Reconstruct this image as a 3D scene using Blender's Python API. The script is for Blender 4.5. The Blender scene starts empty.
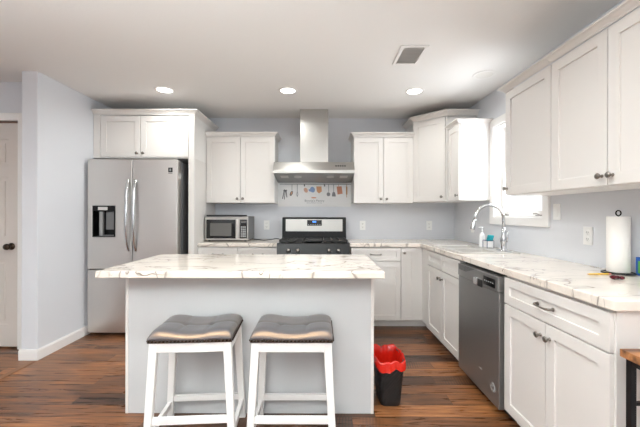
import bpy, bmesh, math, random
from mathutils import Vector, Matrix
random.seed(7)
PI = math.pi
SC = bpy.context.scene
COL = SC.collection

# ------------------------------------------------------------------ camera, world, exposure, large lights
CAM_Z = 1.25
cam = bpy.data.cameras.new('camera'); cam.sensor_width = 36.0; cam.lens = 333.0 / 640.0 * 36.0
cam.clip_start = 0.05
co = bpy.data.objects.new('camera', cam); COL.objects.link(co)
co.location = (0, 0, CAM_Z); co.rotation_euler = (PI / 2, math.radians(-0.12), 0)
SC.camera = co

w = bpy.data.worlds.new('world'); SC.world = w; w.use_nodes = True
w.node_tree.nodes['Background'].inputs[0].default_value = (0.93, 0.97, 1.0, 1)
w.node_tree.nodes['Background'].inputs[1].default_value = 1.25

SC.view_settings.view_transform = 'Standard'
SC.view_settings.look = 'None'
SC.view_settings.gamma = 1.0
SC.view_settings.exposure = 0.0
SC.view_settings.use_curve_mapping = False


def area(name, loc, rot, sx, sy, power, color=(1, 1, 1), shape='RECTANGLE', spread=180):
    l = bpy.data.lights.new(name, 'AREA'); l.shape = shape; l.size = sx; l.size_y = sy
    l.energy = power; l.color = color; l.spread = math.radians(spread)
    o = bpy.data.objects.new(name, l); COL.objects.link(o); o.location = loc; o.rotation_euler = rot
    return o


# daylight through the rear patio opening, the rear window, the big side window of the living area and the sink window
area('patio_daylight', (-0.4, -4.75, 1.25), (PI / 2, 0, 0), 2.6, 2.2, 10, (0.92, 0.985, 1.0))
area('rear_window_daylight', (-3.3, -4.75, 1.5), (PI / 2, 0, 0), 1.4, 1.3, 5, (0.97, 0.985, 1.0))
area('side_window_daylight', (1.95, -1.9, 1.45), (PI / 2, 0, PI / 2), 2.4, 1.5, 60, (0.91, 0.985, 1.0))
area('sink_window_daylight', (1.95, 2.88, 1.70), (PI / 2 - 0.35, 0, PI / 2), 0.72, 0.86, 25, (0.95, 0.99, 1.03))

# added fill lamp, unseen, brightening the ceiling from beside and behind the camera
area('ceiling_fill', (-0.9, -0.7, 1.3), (PI, 0, 0), 1.4, 1.2, 215, (0.92, 0.985, 1.0), 'RECTANGLE', 150)

# ------------------------------------------------------------------ materials
def lin(c):
    r = []
    for v in c:
        v /= 255.0
        r.append(v / 12.92 if v <= 0.04045 else ((v + 0.055) / 1.055) ** 2.4)
    return (r[0], r[1], r[2], 1)


def mat(name, col, rough=0.5, metal=0.0, spec=0.5, emit=None, estr=0, bump=0, bscale=200, coat=0, coat_rough=0.1, aniso=0):
    m = bpy.data.materials.new(name); m.use_nodes = True
    nt = m.node_tree; b = nt.nodes['Principled BSDF']
    b.inputs['Base Color'].default_value = lin(col)
    b.inputs['Roughness'].default_value = rough
    b.inputs['Metallic'].default_value = metal
    b.inputs['Specular IOR Level'].default_value = spec
    b.inputs['Coat Weight'].default_value = coat
    b.inputs['Coat Roughness'].default_value = coat_rough
    if emit:
        b.inputs['Emission Color'].default_value = lin(emit); b.inputs['Emission Strength'].default_value = estr
    if bump:
        tc = nt.nodes.new('ShaderNodeTexCoord'); n = nt.nodes.new('ShaderNodeTexNoise')
        n.inputs['Scale'].default_value = bscale; n.inputs['Detail'].default_value = 3
        bp = nt.nodes.new('ShaderNodeBump'); bp.inputs['Strength'].default_value = bump; bp.inputs['Distance'].default_value = 0.002
        nt.links.new(tc.outputs['Object'], n.inputs['Vector']); nt.links.new(n.outputs['Fac'], bp.inputs['Height'])
        nt.links.new(bp.outputs['Normal'], b.inputs['Normal'])
    return m


def brushed(name, col, rough=0.28, axis='Z', amount=0.12):
    m = mat(name, col, rough, 1.0)
    nt = m.node_tree; b = nt.nodes['Principled BSDF']
    tc = nt.nodes.new('ShaderNodeTexCoord'); mp = nt.nodes.new('ShaderNodeMapping')
    sc = {'Z': (260, 260, 2.0), 'X': (2.0, 260, 260), 'Y': (260, 2, 260)}[axis]
    mp.inputs['Scale'].default_value = sc
    n = nt.nodes.new('ShaderNodeTexNoise'); n.inputs['Scale'].default_value = 1.0; n.inputs['Detail'].default_value = 2
    mr = nt.nodes.new('ShaderNodeMapRange'); mr.inputs['To Min'].default_value = rough - amount / 2; mr.inputs['To Max'].default_value = rough + amount / 2
    nt.links.new(tc.outputs['Object'], mp.inputs['Vector']); nt.links.new(mp.outputs['Vector'], n.inputs['Vector'])
    nt.links.new(n.outputs['Fac'], mr.inputs['Value']); nt.links.new(mr.outputs['Result'], b.inputs['Roughness'])
    bp = nt.nodes.new('ShaderNodeBump'); bp.inputs['Strength'].default_value = 0.06; bp.inputs['Distance'].default_value = 0.001
    nt.links.new(n.outputs['Fac'], bp.inputs['Height']); nt.links.new(bp.outputs['Normal'], b.inputs['Normal'])
    return m


M = {}
M['wall'] = mat('blue_grey_paint', (220, 222, 227), 0.75, bump=0.15, bscale=120)
M['ceiling'] = mat('ceiling_paint', (240, 239, 237), 0.9, bump=0.5, bscale=45)
M['trim'] = mat('white_trim_paint', (242, 240, 238), 0.4)
M['cab'] = mat('white_cabinet_paint', (226, 222, 218), 0.45)
M['cab_in'] = mat('cabinet_side_laminate', (236, 234, 231), 0.45)
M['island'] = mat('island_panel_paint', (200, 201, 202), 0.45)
M['stool_wood'] = mat('white_stool_paint', (242, 240, 238), 0.35)
M['door'] = mat('door_paint', (212, 203, 196), 0.45)
M['jamb'] = mat('door_edge_wood', (150, 122, 110), 0.6)
M['steel'] = brushed('brushed_steel', (214, 210, 206), 0.34, 'Z')
M['steel_h'] = brushed('brushed_steel_horizontal', (178, 175, 171), 0.36, 'X')
M['steel_dark'] = mat('dishwasher_steel', (150, 149, 148), 0.33, 0.75)
M['steel_side'] = mat('appliance_side_grey', (120, 120, 121), 0.5, 0.3)
M['chrome'] = mat('chrome', (205, 206, 208), 0.12, 1.0)
M['nickel'] = mat('brushed_nickel', (140, 134, 128), 0.28, 1.0)
M['sinksteel'] = mat('sink_steel', (216, 213, 208), 0.38, 0.75)
M['black'] = mat('black_enamel', (12, 12, 13), 0.3, spec=0.3)
M['blackmat'] = mat('black_matte', (26, 26, 27), 0.55)
M['iron'] = mat('cast_iron', (48, 47, 46), 0.5, 0.2)
M['glassdark'] = mat('dark_glass', (24, 24, 25), 0.08)
M['mwscreen'] = mat('microwave_window_mesh', (96, 94, 92), 0.25)
M['bronze'] = mat('dark_bronze', (62, 50, 42), 0.35, 0.9)
M['plate'] = mat('outlet_plastic', (244, 244, 243), 0.35)
M['slot'] = mat('socket_slot', (60, 60, 60), 0.6)
M['paper'] = mat('paper_towel', (243, 240, 236), 0.95, bump=0.4, bscale=150)
M['panelwhite'] = mat('printed_panel_white', (232, 231, 230), 0.3)
M['ink'] = mat('ink_dark_grey', (104, 104, 106), 0.5)
M['inkgrey'] = mat('ink_mid_grey', (132, 134, 138), 0.5)
M['inkblue'] = mat('ink_blue', (140, 165, 205), 0.5)
M['inkorange'] = mat('ink_orange', (214, 160, 120), 0.5)
M['inkpink'] = mat('ink_pink', (216, 172, 150), 0.5)
M['inkbrown'] = mat('ink_brown', (184, 140, 100), 0.5)
M['inkred'] = mat('ink_rust', (212, 146, 118), 0.5)
M['bin'] = mat('black_bin_plastic', (30, 30, 31), 0.42)
M['teal'] = mat('teal_sponge', (30, 160, 170), 0.8, bump=0.6, bscale=300)
M['holder'] = mat('navy_wire', (28, 40, 90), 0.35)
M['ceramic'] = mat('white_ceramic', (240, 240, 240), 0.2)
M['pencil'] = mat('pencil_yellow', (238, 190, 48), 0.4)
M['pencilwood'] = mat('pencil_wood', (222, 184, 140), 0.7)
M['eraser'] = mat('eraser_pink', (214, 130, 130), 0.8)
M['maroon'] = mat('dark_red_foil', (92, 22, 34), 0.25, 0.3)
M['bluebox'] = mat('blue_card', (38, 84, 160), 0.4)
M['greenbox'] = mat('green_card', (90, 160, 60), 0.4)
M['blacksteel'] = mat('black_steel_tube', (20, 20, 22), 0.4, 0.4)
M['lamp'] = mat('lamp_lens', (255, 250, 240), 0.5, emit=(255, 250, 242), estr=9)
M['lampoff'] = mat('lamp_lens_off', (236, 234, 230), 0.5)
M['blueled'] = mat('clock_digits', (20, 60, 160), 0.5, emit=(70, 140, 255), estr=2.0)
M['greykey'] = mat('keypad_grey', (150, 150, 150), 0.4)
M['sticker'] = mat('pale_sticker', (205, 203, 200), 0.5)
M['rubber'] = mat('black_rubber_cord', (20, 20, 20), 0.6)
M['exterior'] = mat('exterior_siding', (225, 225, 222), 0.8)
M['strip'] = mat('floor_transition_wood', (132, 92, 62), 0.4)

# red bag: thin crinkled plastic
m = mat('red_plastic_bag', (205, 34, 20), 0.2, bump=1.0, bscale=40); M['bag'] = m
m.node_tree.nodes['Principled BSDF'].inputs['Subsurface Weight'].default_value = 0.15

# leather: grey, the warm light it reflects put in as specular tint
m = mat('grey_leather', (84, 90, 98), 0.30, 0.0, spec=1.0, bump=0.35, bscale=160); M['leather'] = m
m.node_tree.nodes['Principled BSDF'].inputs['Specular Tint'].default_value = (1.0, 0.60, 0.30, 1)
m.node_tree.nodes['Principled BSDF'].inputs['IOR'].default_value = 1.75

# glass pane
m = bpy.data.materials.new('window_glass'); m.use_nodes = True; M['glass'] = m
nt = m.node_tree; nt.nodes.remove(nt.nodes['Principled BSDF'])
tr = nt.nodes.new('ShaderNodeBsdfTransparent'); gl = nt.nodes.new('ShaderNodeBsdfGlossy'); gl.inputs['Roughness'].default_value = 0.03
mx = nt.nodes.new('ShaderNodeMixShader'); mx.inputs[0].default_value = 0.06
nt.links.new(tr.outputs[0], mx.inputs[1]); nt.links.new(gl.outputs[0], mx.inputs[2])
nt.links.new(mx.outputs[0], nt.nodes['Material Output'].inputs['Surface'])


def marble():
    m = mat('veined_marble', (240, 234, 226), 0.13, spec=0.6); nt = m.node_tree; b = nt.nodes['Principled BSDF']
    N = nt.nodes.new; L = nt.links.new
    tc = N('ShaderNodeTexCoord')
    mp = N('ShaderNodeMapping'); mp.inputs['Rotation'].default_value = (0.3, 0.2, 0.65); mp.inputs['Scale'].default_value = (1.0, 2.1, 1.0)
    L(tc.outputs['Object'], mp.inputs['Vector'])

    def ridge(scale, det, rgh, dist, lo, loc):
        mm = N('ShaderNodeMapping'); mm.inputs['Location'].default_value = loc; L(mp.outputs[0], mm.inputs[0])
        n = N('ShaderNodeTexNoise'); n.inputs['Scale'].default_value = scale; n.inputs['Detail'].default_value = det
        n.inputs['Roughness'].default_value = rgh; n.inputs['Distortion'].default_value = dist
        L(mm.outputs[0], n.inputs['Vector'])
        s = N('ShaderNodeMath'); s.operation = 'SUBTRACT'; s.inputs[1].default_value = 0.5; L(n.outputs['Fac'], s.inputs[0])
        a = N('ShaderNodeMath'); a.operation = 'ABSOLUTE'; L(s.outputs[0], a.inputs[0])
        r = N('ShaderNodeMapRange'); r.inputs['From Min'].default_value = 0.0; r.inputs['From Max'].default_value = lo
        r.inputs['To Min'].default_value = 1; r.inputs['To Max'].default_value = 0; L(a.outputs[0], r.inputs['Value'])
        return r
    v1 = ridge(1.4, 4, 0.5, 0.8, 0.009, (3.1, 0.4, 0))
    v2 = ridge(2.3, 3.5, 0.55, 1.0, 0.008, (9.2, 5.1, 0))
    v3 = ridge(1.4, 4, 0.5, 0.8, 0.07, (3.1, 0.4, 0))
    msk = N('ShaderNodeTexNoise'); msk.inputs['Scale'].default_value = 2.2; L(mp.outputs[0], msk.inputs['Vector'])
    mr = N('ShaderNodeMapRange'); mr.inputs['From Min'].default_value = 0.42; mr.inputs['From Max'].default_value = 0.62; L(msk.outputs['Fac'], mr.inputs['Value'])
    mul = N('ShaderNodeMath'); mul.operation = 'MULTIPLY'; L(v2.outputs[0], mul.inputs[0]); L(mr.outputs[0], mul.inputs[1])
    mul1 = N('ShaderNodeMath'); mul1.operation = 'MULTIPLY'; L(v1.outputs[0], mul1.inputs[0]); mul1.inputs[1].default_value = 0.75
    mxm = N('ShaderNodeMath'); mxm.operation = 'MAXIMUM'; L(mul1.outputs[0], mxm.inputs[0]); L(mul.outputs[0], mxm.inputs[1])
    c1 = N('ShaderNodeMix'); c1.data_type = 'RGBA'; c1.inputs['A'].default_value = lin((240, 230, 219)); c1.inputs['B'].default_value = lin((216, 208, 198))
    half = N('ShaderNodeMath'); half.operation = 'MULTIPLY'; half.inputs[1].default_value = 0.55; L(v3.outputs[0], half.inputs[0])
    L(half.outputs[0], c1.inputs['Factor'])
    c2 = N('ShaderNodeMix'); c2.data_type = 'RGBA'; c2.inputs['B'].default_value = lin((120, 106, 94))
    L(c1.outputs['Result'], c2.inputs['A']); L(mxm.outputs[0], c2.inputs['Factor'])
    L(c2.outputs['Result'], b.inputs['Base Color'])
    return m


M['marble'] = marble()


def woodfloor():
    m = mat('plank_floor', (110, 74, 50), 0.25, spec=0.5); nt = m.node_tree; b = nt.nodes['Principled BSDF']
    N = nt.nodes.new; L = nt.links.new

    def mth(op, a, bb=None, c=None):
        n = N('ShaderNodeMath'); n.operation = op
        for i, v in enumerate((a, bb, c)):
            if v is None: continue
            if isinstance(v, (int, float)): n.inputs[i].default_value = v
            else: L(v, n.inputs[i])
        return n.outputs[0]
    tc = N('ShaderNodeTexCoord'); sp = N('ShaderNodeSeparateXYZ'); L(tc.outputs['Object'], sp.inputs[0])
    X, Y = sp.outputs['X'], sp.outputs['Y']
    PW, PL = 0.128, 1.25
    ry = mth('DIVIDE', Y, PW); row = mth('FLOOR', ry)
    wn = N('ShaderNodeTexWhiteNoise'); wn.noise_dimensions = '1D'; L(row, wn.inputs['W'])
    cx = mth('DIVIDE', mth('ADD', X, mth('MULTIPLY', wn.outputs['Value'], 5.0)), PL); colm = mth('FLOOR', cx)
    cb = N('ShaderNodeCombineXYZ'); L(row, cb.inputs[0]); L(colm, cb.inputs[1])
    wn2 = N('ShaderNodeTexWhiteNoise'); wn2.noise_dimensions = '3D'; L(cb.outputs[0], wn2.inputs['Vector'])
    # grain coordinates, shifted per plank
    sh = N('ShaderNodeVectorMath'); sh.operation = 'SCALE'; L(wn2.outputs['Color'], sh.inputs[0]); sh.inputs['Scale'].default_value = 40
    ad = N('ShaderNodeVectorMath'); ad.operation = 'ADD'; L(tc.outputs['Object'], ad.inputs[0]); L(sh.outputs[0], ad.inputs[1])
    mp = N('ShaderNodeMapping'); mp.inputs['Scale'].default_value = (1.6, 20, 1); L(ad.outputs[0], mp.inputs[0])
    g = N('ShaderNodeTexNoise'); g.inputs['Scale'].default_value = 1.6; g.inputs['Detail'].default_value = 7; g.inputs['Roughness'].default_value = 0.62; g.inputs['Distortion'].default_value = 1.1
    L(mp.outputs[0], g.inputs['Vector'])
    mp2 = N('ShaderNodeMapping'); mp2.inputs['Scale'].default_value = (17, 6, 1); mp2.inputs['Rotation'].default_value = (0, 0, 0.35); L(ad.outputs[0], mp2.inputs[0])
    saw = N('ShaderNodeTexWave'); saw.inputs['Scale'].default_value = 1.0; saw.inputs['Distortion'].default_value = 3.0; saw.inputs['Detail'].default_value = 2; L(mp2.outputs[0], saw.inputs['Vector'])
    pm = N('ShaderNodeTexNoise'); pm.inputs['Scale'].default_value = 1.3; L(ad.outputs[0], pm.inputs['Vector'])
    pmr = N('ShaderNodeMapRange'); pmr.inputs['From Min'].default_value = 0.52; pmr.inputs['From Max'].default_value = 0.60; L(pm.outputs['Fac'], pmr.inputs['Value'])
    cr = N('ShaderNodeValToRGB'); e = cr.color_ramp.elements
    e[0].position = 0.0; e[0].color = lin((58, 36, 25)); e[1].position = 1.0; e[1].color = lin((194, 131, 80))
    k = cr.color_ramp.elements.new(0.35); k.color = lin((92, 60, 40))
    k = cr.color_ramp.elements.new(0.7); k.color = lin((146, 94, 56))
    gm = mth('MULTIPLY_ADD', g.outputs['Fac'], 1.5, -0.75)
    val = mth('ADD', mth('MULTIPLY_ADD', wn2.outputs['Value'], 0.75, 0.08), gm)
    L(val, cr.inputs['Fac'])
    dk = N('ShaderNodeMix'); dk.data_type = 'RGBA'; dk.inputs['B'].default_value = lin((48, 34, 26)); L(cr.outputs['Color'], dk.inputs['A'])
    sm = mth('MULTIPLY', mth('MULTIPLY', saw.outputs['Fac'], pmr.outputs[0]), 0.75); L(sm, dk.inputs['Factor'])
    # joints
    fy = mth('FRACT', ry); fx = mth('FRACT', cx)
    jy = mth('LESS_THAN', mth('MINIMUM', fy, mth('SUBTRACT', 1, fy)), 0.02)
    jx = mth('LESS_THAN', mth('MINIMUM', fx, mth('SUBTRACT', 1, fx)), 0.0014)
    j = mth('MAXIMUM', jy, jx)
    jm = N('ShaderNodeMix'); jm.data_type = 'RGBA'; jm.inputs['B'].default_value = lin((30, 20, 15)); L(dk.outputs['Result'], jm.inputs['A']); L(mth('MULTIPLY', j, 0.8), jm.inputs['Factor'])
    L(jm.outputs['Result'], b.inputs['Base Color'])
    rr = N('ShaderNodeMapRange'); rr.inputs['To Min'].default_value = 0.2; rr.inputs['To Max'].default_value = 0.38; L(g.outputs['Fac'], rr.inputs['Value'])
    L(rr.outputs[0], b.inputs['Roughness'])
    bp = N('ShaderNodeBump'); bp.inputs['Strength'].default_value = 0.25; bp.inputs['Distance'].default_value = 0.003
    L(mth('SUBTRACT', g.outputs['Fac'], j), bp.inputs['Height']); L(bp.outputs['Normal'], b.inputs['Normal'])
    return m


M['floor'] = woodfloor()


def tabletopwood():
    m = mat('rustic_table_wood', (140, 92, 56), 0.45); nt = m.node_tree; b = nt.nodes['Principled BSDF']
    tc = nt.nodes.new('ShaderNodeTexCoord'); mp = nt.nodes.new('ShaderNodeMapping'); mp.inputs['Scale'].default_value = (3, 40, 40)
    n = nt.nodes.new('ShaderNodeTexNoise'); n.inputs['Scale'].default_value = 1; n.inputs['Detail'].default_value = 5
    cr = nt.nodes.new('ShaderNodeValToRGB'); cr.color_ramp.elements[0].color = lin((84, 50, 30)); cr.color_ramp.elements[1].color = lin((190, 130, 82))
    cr.color_ramp.elements[0].position = 0.3; cr.color_ramp.elements[1].position = 0.7
    nt.links.new(tc.outputs['Object'], mp.inputs[0]); nt.links.new(mp.outputs[0], n.inputs['Vector']); nt.links.new(n.outputs['Fac'], cr.inputs['Fac'])
    nt.links.new(cr.outputs['Color'], b.inputs['Base Color'])
    return m


M['tablewood'] = tabletopwood()

# ------------------------------------------------------------------ mesh helpers
def box(bm, x0, x1, y0, y1, z0, z1, mx=None):
    vs = [bm.verts.new((x, y, z)) for z in (z0, z1) for (x, y) in ((x0, y0), (x1, y0), (x1, y1), (x0, y1))]
    if mx is not None:
        for v in vs: v.co = mx @ v.co
    for f in ((3, 2, 1, 0), (4, 5, 6, 7), (0, 1, 5, 4), (1, 2, 6, 5), (2, 3, 7, 6), (3, 0, 4, 7)):
        bm.faces.new([vs[i] for i in f])
    return vs


def prism(bm, pts, z0, z1):
    """pts counter-clockwise in XY"""
    lo = [bm.verts.new((x, y, z0)) for x, y in pts]; hi = [bm.verts.new((x, y, z1)) for x, y in pts]
    bm.faces.new(list(reversed(lo))); bm.faces.new(hi)
    n = len(pts)
    for i in range(n):
        j = (i + 1) % n
        bm.faces.new((lo[i], lo[j], hi[j], hi[i]))


def cells(bm, xs, ys, keep, z0, z1, mapf=lambda a, b, c: (a, b, c)):
    """slab made of grid cells; keep(i, j) says which are solid. mapf turns (a, b, depth) into x, y, z"""
    V = {}
    def v(i, j, k):
        if (i, j, k) not in V:
            V[(i, j, k)] = bm.verts.new(mapf(xs[i], ys[j], z1 if k else z0))
        return V[(i, j, k)]
    K = [[bool(keep(i, j)) for j in range(len(ys) - 1)] for i in range(len(xs) - 1)]
    def g(i, j): return 0 <= i < len(xs) - 1 and 0 <= j < len(ys) - 1 and K[i][j]
    for i in range(len(xs) - 1):
        for j in range(len(ys) - 1):
            if not K[i][j]: continue
            bm.faces.new((v(i, j, 1), v(i + 1, j, 1), v(i + 1, j + 1, 1), v(i, j + 1, 1)))
            bm.faces.new((v(i, j + 1, 0), v(i + 1, j + 1, 0), v(i + 1, j, 0), v(i, j, 0)))
            if not g(i, j - 1): bm.faces.new((v(i, j, 0), v(i + 1, j, 0), v(i + 1, j, 1), v(i, j, 1)))
            if not g(i, j + 1): bm.faces.new((v(i + 1, j + 1, 0), v(i, j + 1, 0), v(i, j + 1, 1), v(i + 1, j + 1, 1)))
            if not g(i - 1, j): bm.faces.new((v(i, j + 1, 0), v(i, j, 0), v(i, j, 1), v(i, j + 1, 1)))
            if not g(i + 1, j): bm.faces.new((v(i + 1, j, 0), v(i + 1, j + 1, 0), v(i + 1, j + 1, 1), v(i + 1, j, 1)))


def lathe(bm, prof, seg=24, mx=None, cap=True):
    """prof: (radius, height) up the local z axis"""
    rings = []
    for r, h in prof:
        if r < 1e-6:
            v = bm.verts.new((0, 0, h)); rings.append([v])
        else:
            rings.append([bm.verts.new((r * math.cos(2 * PI * k / seg), r * math.sin(2 * PI * k / seg), h)) for k in range(seg)])
    for a, b in zip(rings, rings[1:]):
        for k in range(seg):
            q = (k + 1) % seg
            if len(a) == 1 and len(b) == 1: continue
            if len(a) == 1: bm.faces.new((a[0], b[q], b[k])) if False else bm.faces.new((a[0], b[k], b[q]))
            elif len(b) == 1: bm.faces.new((a[k], a[q], b[0]))
            else: bm.faces.new((a[k], a[q], b[q], b[k]))
    if cap:
        if len(rings[0]) > 1: bm.faces.new(list(reversed(rings[0])))
        if len(rings[-1]) > 1: bm.faces.new(rings[-1])
    if mx is not None:
        for r in rings:
            for v in r: v.co = mx @ v.co


def tube(bm, pts, rad, seg=12):
    pts = [Vector(p) for p in pts]; n = len(pts)
    rr = rad if isinstance(rad, (list, tuple)) else [rad] * n
    up = Vector((0, 0, 1)); rings = []; prev = None
    for i, p in enumerate(pts):
        t = (pts[min(i + 1, n - 1)] - pts[max(i - 1, 0)]).normalized()
        if prev is None:
            a = t.cross(up) if abs(t.z) < 0.95 else t.cross(Vector((1, 0, 0)))
        else:
            a = prev - t * prev.dot(t)
        a.normalize(); prev = a; b = t.cross(a)
        rings.append([bm.verts.new(p + (a * math.cos(2 * PI * k / seg) + b * math.sin(2 * PI * k / seg)) * rr[i]) for k in range(seg)])
    for a, b in zip(rings, rings[1:]):
        for k in range(seg):
            q = (k + 1) % seg
            bm.faces.new((a[k], a[q], b[q], b[k]))
    bm.faces.new(list(reversed(rings[0]))); bm.faces.new(rings[-1])


def beam(bm, p0, p1, w0, d0, w1=None, d1=None):
    """straight bar with axis-aligned rectangular ends in XY (for splayed legs)"""
    w1 = w1 or w0; d1 = d1 or d0
    a = [bm.verts.new((p0[0] + sx * w0 / 2, p0[1] + sy * d0 / 2, p0[2])) for sx, sy in ((-1, -1), (1, -1), (1, 1), (-1, 1))]
    b = [bm.verts.new((p1[0] + sx * w1 / 2, p1[1] + sy * d1 / 2, p1[2])) for sx, sy in ((-1, -1), (1, -1), (1, 1), (-1, 1))]
    bm.faces.new(list(reversed(a))); bm.faces.new(b)
    for i in range(4):
        j = (i + 1) % 4
        bm.faces.new((a[i], a[j], b[j], b[i]))


def fix(bm): bmesh.ops.recalc_face_normals(bm, faces=bm.faces)


def obj(name, bm, material, parent=None, bevel=0.0, smooth=False, kind=None, segs=2):
    fix(bm)
    me = bpy.data.meshes.new(name); bm.to_mesh(me); bm.free()
    if smooth:
        for p in me.polygons: p.use_smooth = True
    me.materials.append(material)
    o = bpy.data.objects.new(name, me); COL.objects.link(o)
    if parent is not None: o.parent = parent
    if bevel:
        b = o.modifiers.new('bevel', 'BEVEL'); b.width = bevel; b.segments = segs; b.limit_method = 'ANGLE'; b.angle_limit = math.radians(35)
        if not smooth: b.harden_normals = False
    if smooth:
        mo = o.modifiers.new('wn', 'WEIGHTED_NORMAL')
    if kind: o['kind'] = kind
    return o


def newb(): return bmesh.new()


def tag(o, label, cat, group=None):
    o['label'] = label; o['category'] = cat
    if group: o['group'] = group
    return o


def thing(name, label, cat, loc=(0, 0, 0), rotz=0, group=None):
    o = bpy.data.objects.new(name, None); COL.objects.link(o); o.empty_display_size = 0.1
    o.location = loc; o.rotation_euler = (0, 0, rotz)
    return tag(o, label, cat, group)


def copy_tree(o, parent=None):
    c = o.copy(); COL.objects.link(c); c.parent = parent
    for ch in list(o.children): copy_tree(ch, c)
    return c


def crown(path, z0, out=0.045, h=0.055, name='crown_moulding', parent=None):
    """path: 2D points; the outside is on the right-hand side of travel"""
    prof = [(0.0, 0.0), (0.004, 0.0), (0.006, h * 0.18), (out * 0.35, h * 0.38), (out * 0.7, h * 0.66), (out * 0.92, h * 0.76), (out, h * 0.8), (out, h), (0.0, h)]
    bm = newb(); P = [Vector(p) for p in path]; n = len(P)
    nor = []
    for i in range(n - 1):
        d = (P[i + 1] - P[i]).normalized(); nor.append(Vector((d.y, -d.x)))
    rings = []
    for i in range(n):
        if i == 0: m_ = nor[0]
        elif i == n - 1: m_ = nor[-1]
        else:
            s = nor[i - 1] + nor[i]; m_ = s / (1 + nor[i - 1].dot(nor[i]))
        rings.append([bm.verts.new((P[i].x + m_.x * o_, P[i].y + m_.y * o_, z0 + u)) for o_, u in prof])
    for a, b in zip(rings, rings[1:]):
        for k in range(len(prof)):
            q = (k + 1) % len(prof)
            bm.faces.new((a[k], b[k], b[q], a[q]))
    bm.faces.new(rings[0]); bm.faces.new(list(reversed(rings[-1])))
    return obj(name, bm, M['cab'], parent)


# ------------------------------------------------------------------ the setting
BACK = 4.22; RIGHT = 1.70; LEFT = -2.40; CEIL = 2.455; REAR = -4.6; FARL = -4.6
DWALL = 3.06

bm = newb(); box(bm, FARL, RIGHT, REAR, BACK, -0.1, 0.0); obj('floor', bm, M['floor'], kind='structure')
bm = newb(); box(bm, FARL - 0.15, RIGHT + 0.15, REAR - 0.15, BACK + 0.15, CEIL, CEIL + 0.12); obj('ceiling', bm, M['ceiling'], kind='structure')
bm = newb(); box(bm, FARL - 0.15, RIGHT + 0.15, BACK, BACK + 0.15, -0.1, CEIL); obj('wall_back', bm, M['wall'], kind='structure')
# partition beside the refrigerator
bm = newb(); box(bm, -2.536, LEFT, 2.829, BACK, 0, CEIL); obj('wall_left', bm, M['wall'], kind='structure', bevel=0.004)
# hall wall with the door opening
DX0, DX1, DZ = -3.535, -2.775, 2.09
bm = newb()
xs = [FARL, DX0 - 0.02, DX1 + 0.02, -2.536]; zs = [0, DZ + 0.02, CEIL]
cells(bm, xs, zs, lambda i, j: not (i == 1 and j == 0), DWALL, DWALL + 0.12, lambda a, b, c: (a, c, b))
obj('wall_hall', bm, M['wall'], kind='structure')
bm = newb(); box(bm, FARL - 0.15, FARL, REAR, BACK, 0, CEIL); obj('wall_far_left', bm, M['wall'], kind='structure')
# right wall: sink window and living-area window openings
WY0, WY1, WZ0, WZ1 = 2.525, 3.235, 1.222, 2.095
bm = newb()
ys = [REAR, -3.1, -0.7, WY0, WY1, BACK]; zs = [0, 0.7, WZ0, WZ1, 2.2, CEIL]
def keepr(i, j):
    if i == 1 and 1 <= j <= 3: return False
    if i == 3 and j == 2: return False
    return True
cells(bm, ys, zs, keepr, RIGHT, RIGHT + 0.15, lambda a, b, c: (c, a, b))
obj('wall_right', bm, M['wall'], kind='structure')
# rear wall with patio opening and window
bm = newb()
xs = [FARL, -4.0, -2.6, -1.7, 0.9, RIGHT]; zs = [0, 0.15, 0.85, 2.15, 2.35, CEIL]
def keepb(i, j):
    if i == 3 and 1 <= j <= 3: return False
    if i == 1 and j == 2: return False
    return True
cells(bm, xs, zs, keepb, REAR - 0.15, REAR, lambda a, b, c: (a, c, b))
obj('wall_rear', bm, M['wall'], kind='structure')


def pane_window(name, mapf, a0, a1, b0, b1, mull=True):
    bm = newb(); f = 0.05
    xs = [a0, a0 + f, (a0 + a1) / 2 - f / 2, (a0 + a1) / 2 + f / 2, a1 - f, a1]; zs = [b0, b0 + f, b1 - f, b1]
    cells(bm, xs, zs, lambda i, j: not (j == 1 and i in (1, 3)), 0.04, 0.09, mapf)
    r = obj(name, bm, M['trim'], kind='structure')
    bm = newb(); cells(bm, [a0 + f, a1 - f], [b0 + f, b1 - f], lambda i, j: True, 0.062, 0.068, mapf); obj('pane', bm, M['glass'], r)
    return r


pane_window('window_2', lambda a, b, c: (a, REAR - c, b), -1.7, 0.9, 0.15, 2.35)
pane_window('window_3', lambda a, b, c: (a, REAR - c, b), -4.0, -2.6, 0.85, 2.15)
pane_window('window_4', lambda a, b, c: (RIGHT + c, a, b), -3.1, -0.7, 0.7, 2.2)

# baseboards and floor transition strip
def baseb(name, segs):
    bm = newb()
    for (x0, x1, y0, y1) in segs:
        box(bm, x0, x1, y0, y1, 0, 0.082); 
        mx, my = (x0 + x1) / 2, (y0 + y1) / 2
        if x1 - x0 < y1 - y0: box(bm, min(x0, x1) + 0.0, x0 + (x1 - x0) * 0.6, y0, y1, 0.082, 0.092)
        else: box(bm, x0, x1, y0 + (y1 - y0) * 0.4, y1, 0.082, 0.092)
    return obj(name, bm, M['trim'], kind='structure', bevel=0.002)


baseb('baseboard_left', [(LEFT, LEFT + 0.014, 2.829, 3.53)])
baseb('baseboard_front', [(-2.55, LEFT + 0.014, 2.815, 2.829)])
baseb('baseboard_hall', [(FARL, DX0 - 0.085, DWALL - 0.014, DWALL)])
bm = newb(); box(bm, LEFT - 0.035, LEFT + 0.015, REAR, 2.80, 0.0, 0.006); obj('trim_2', bm, M['strip'], kind='structure', bevel=0.003)

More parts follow.
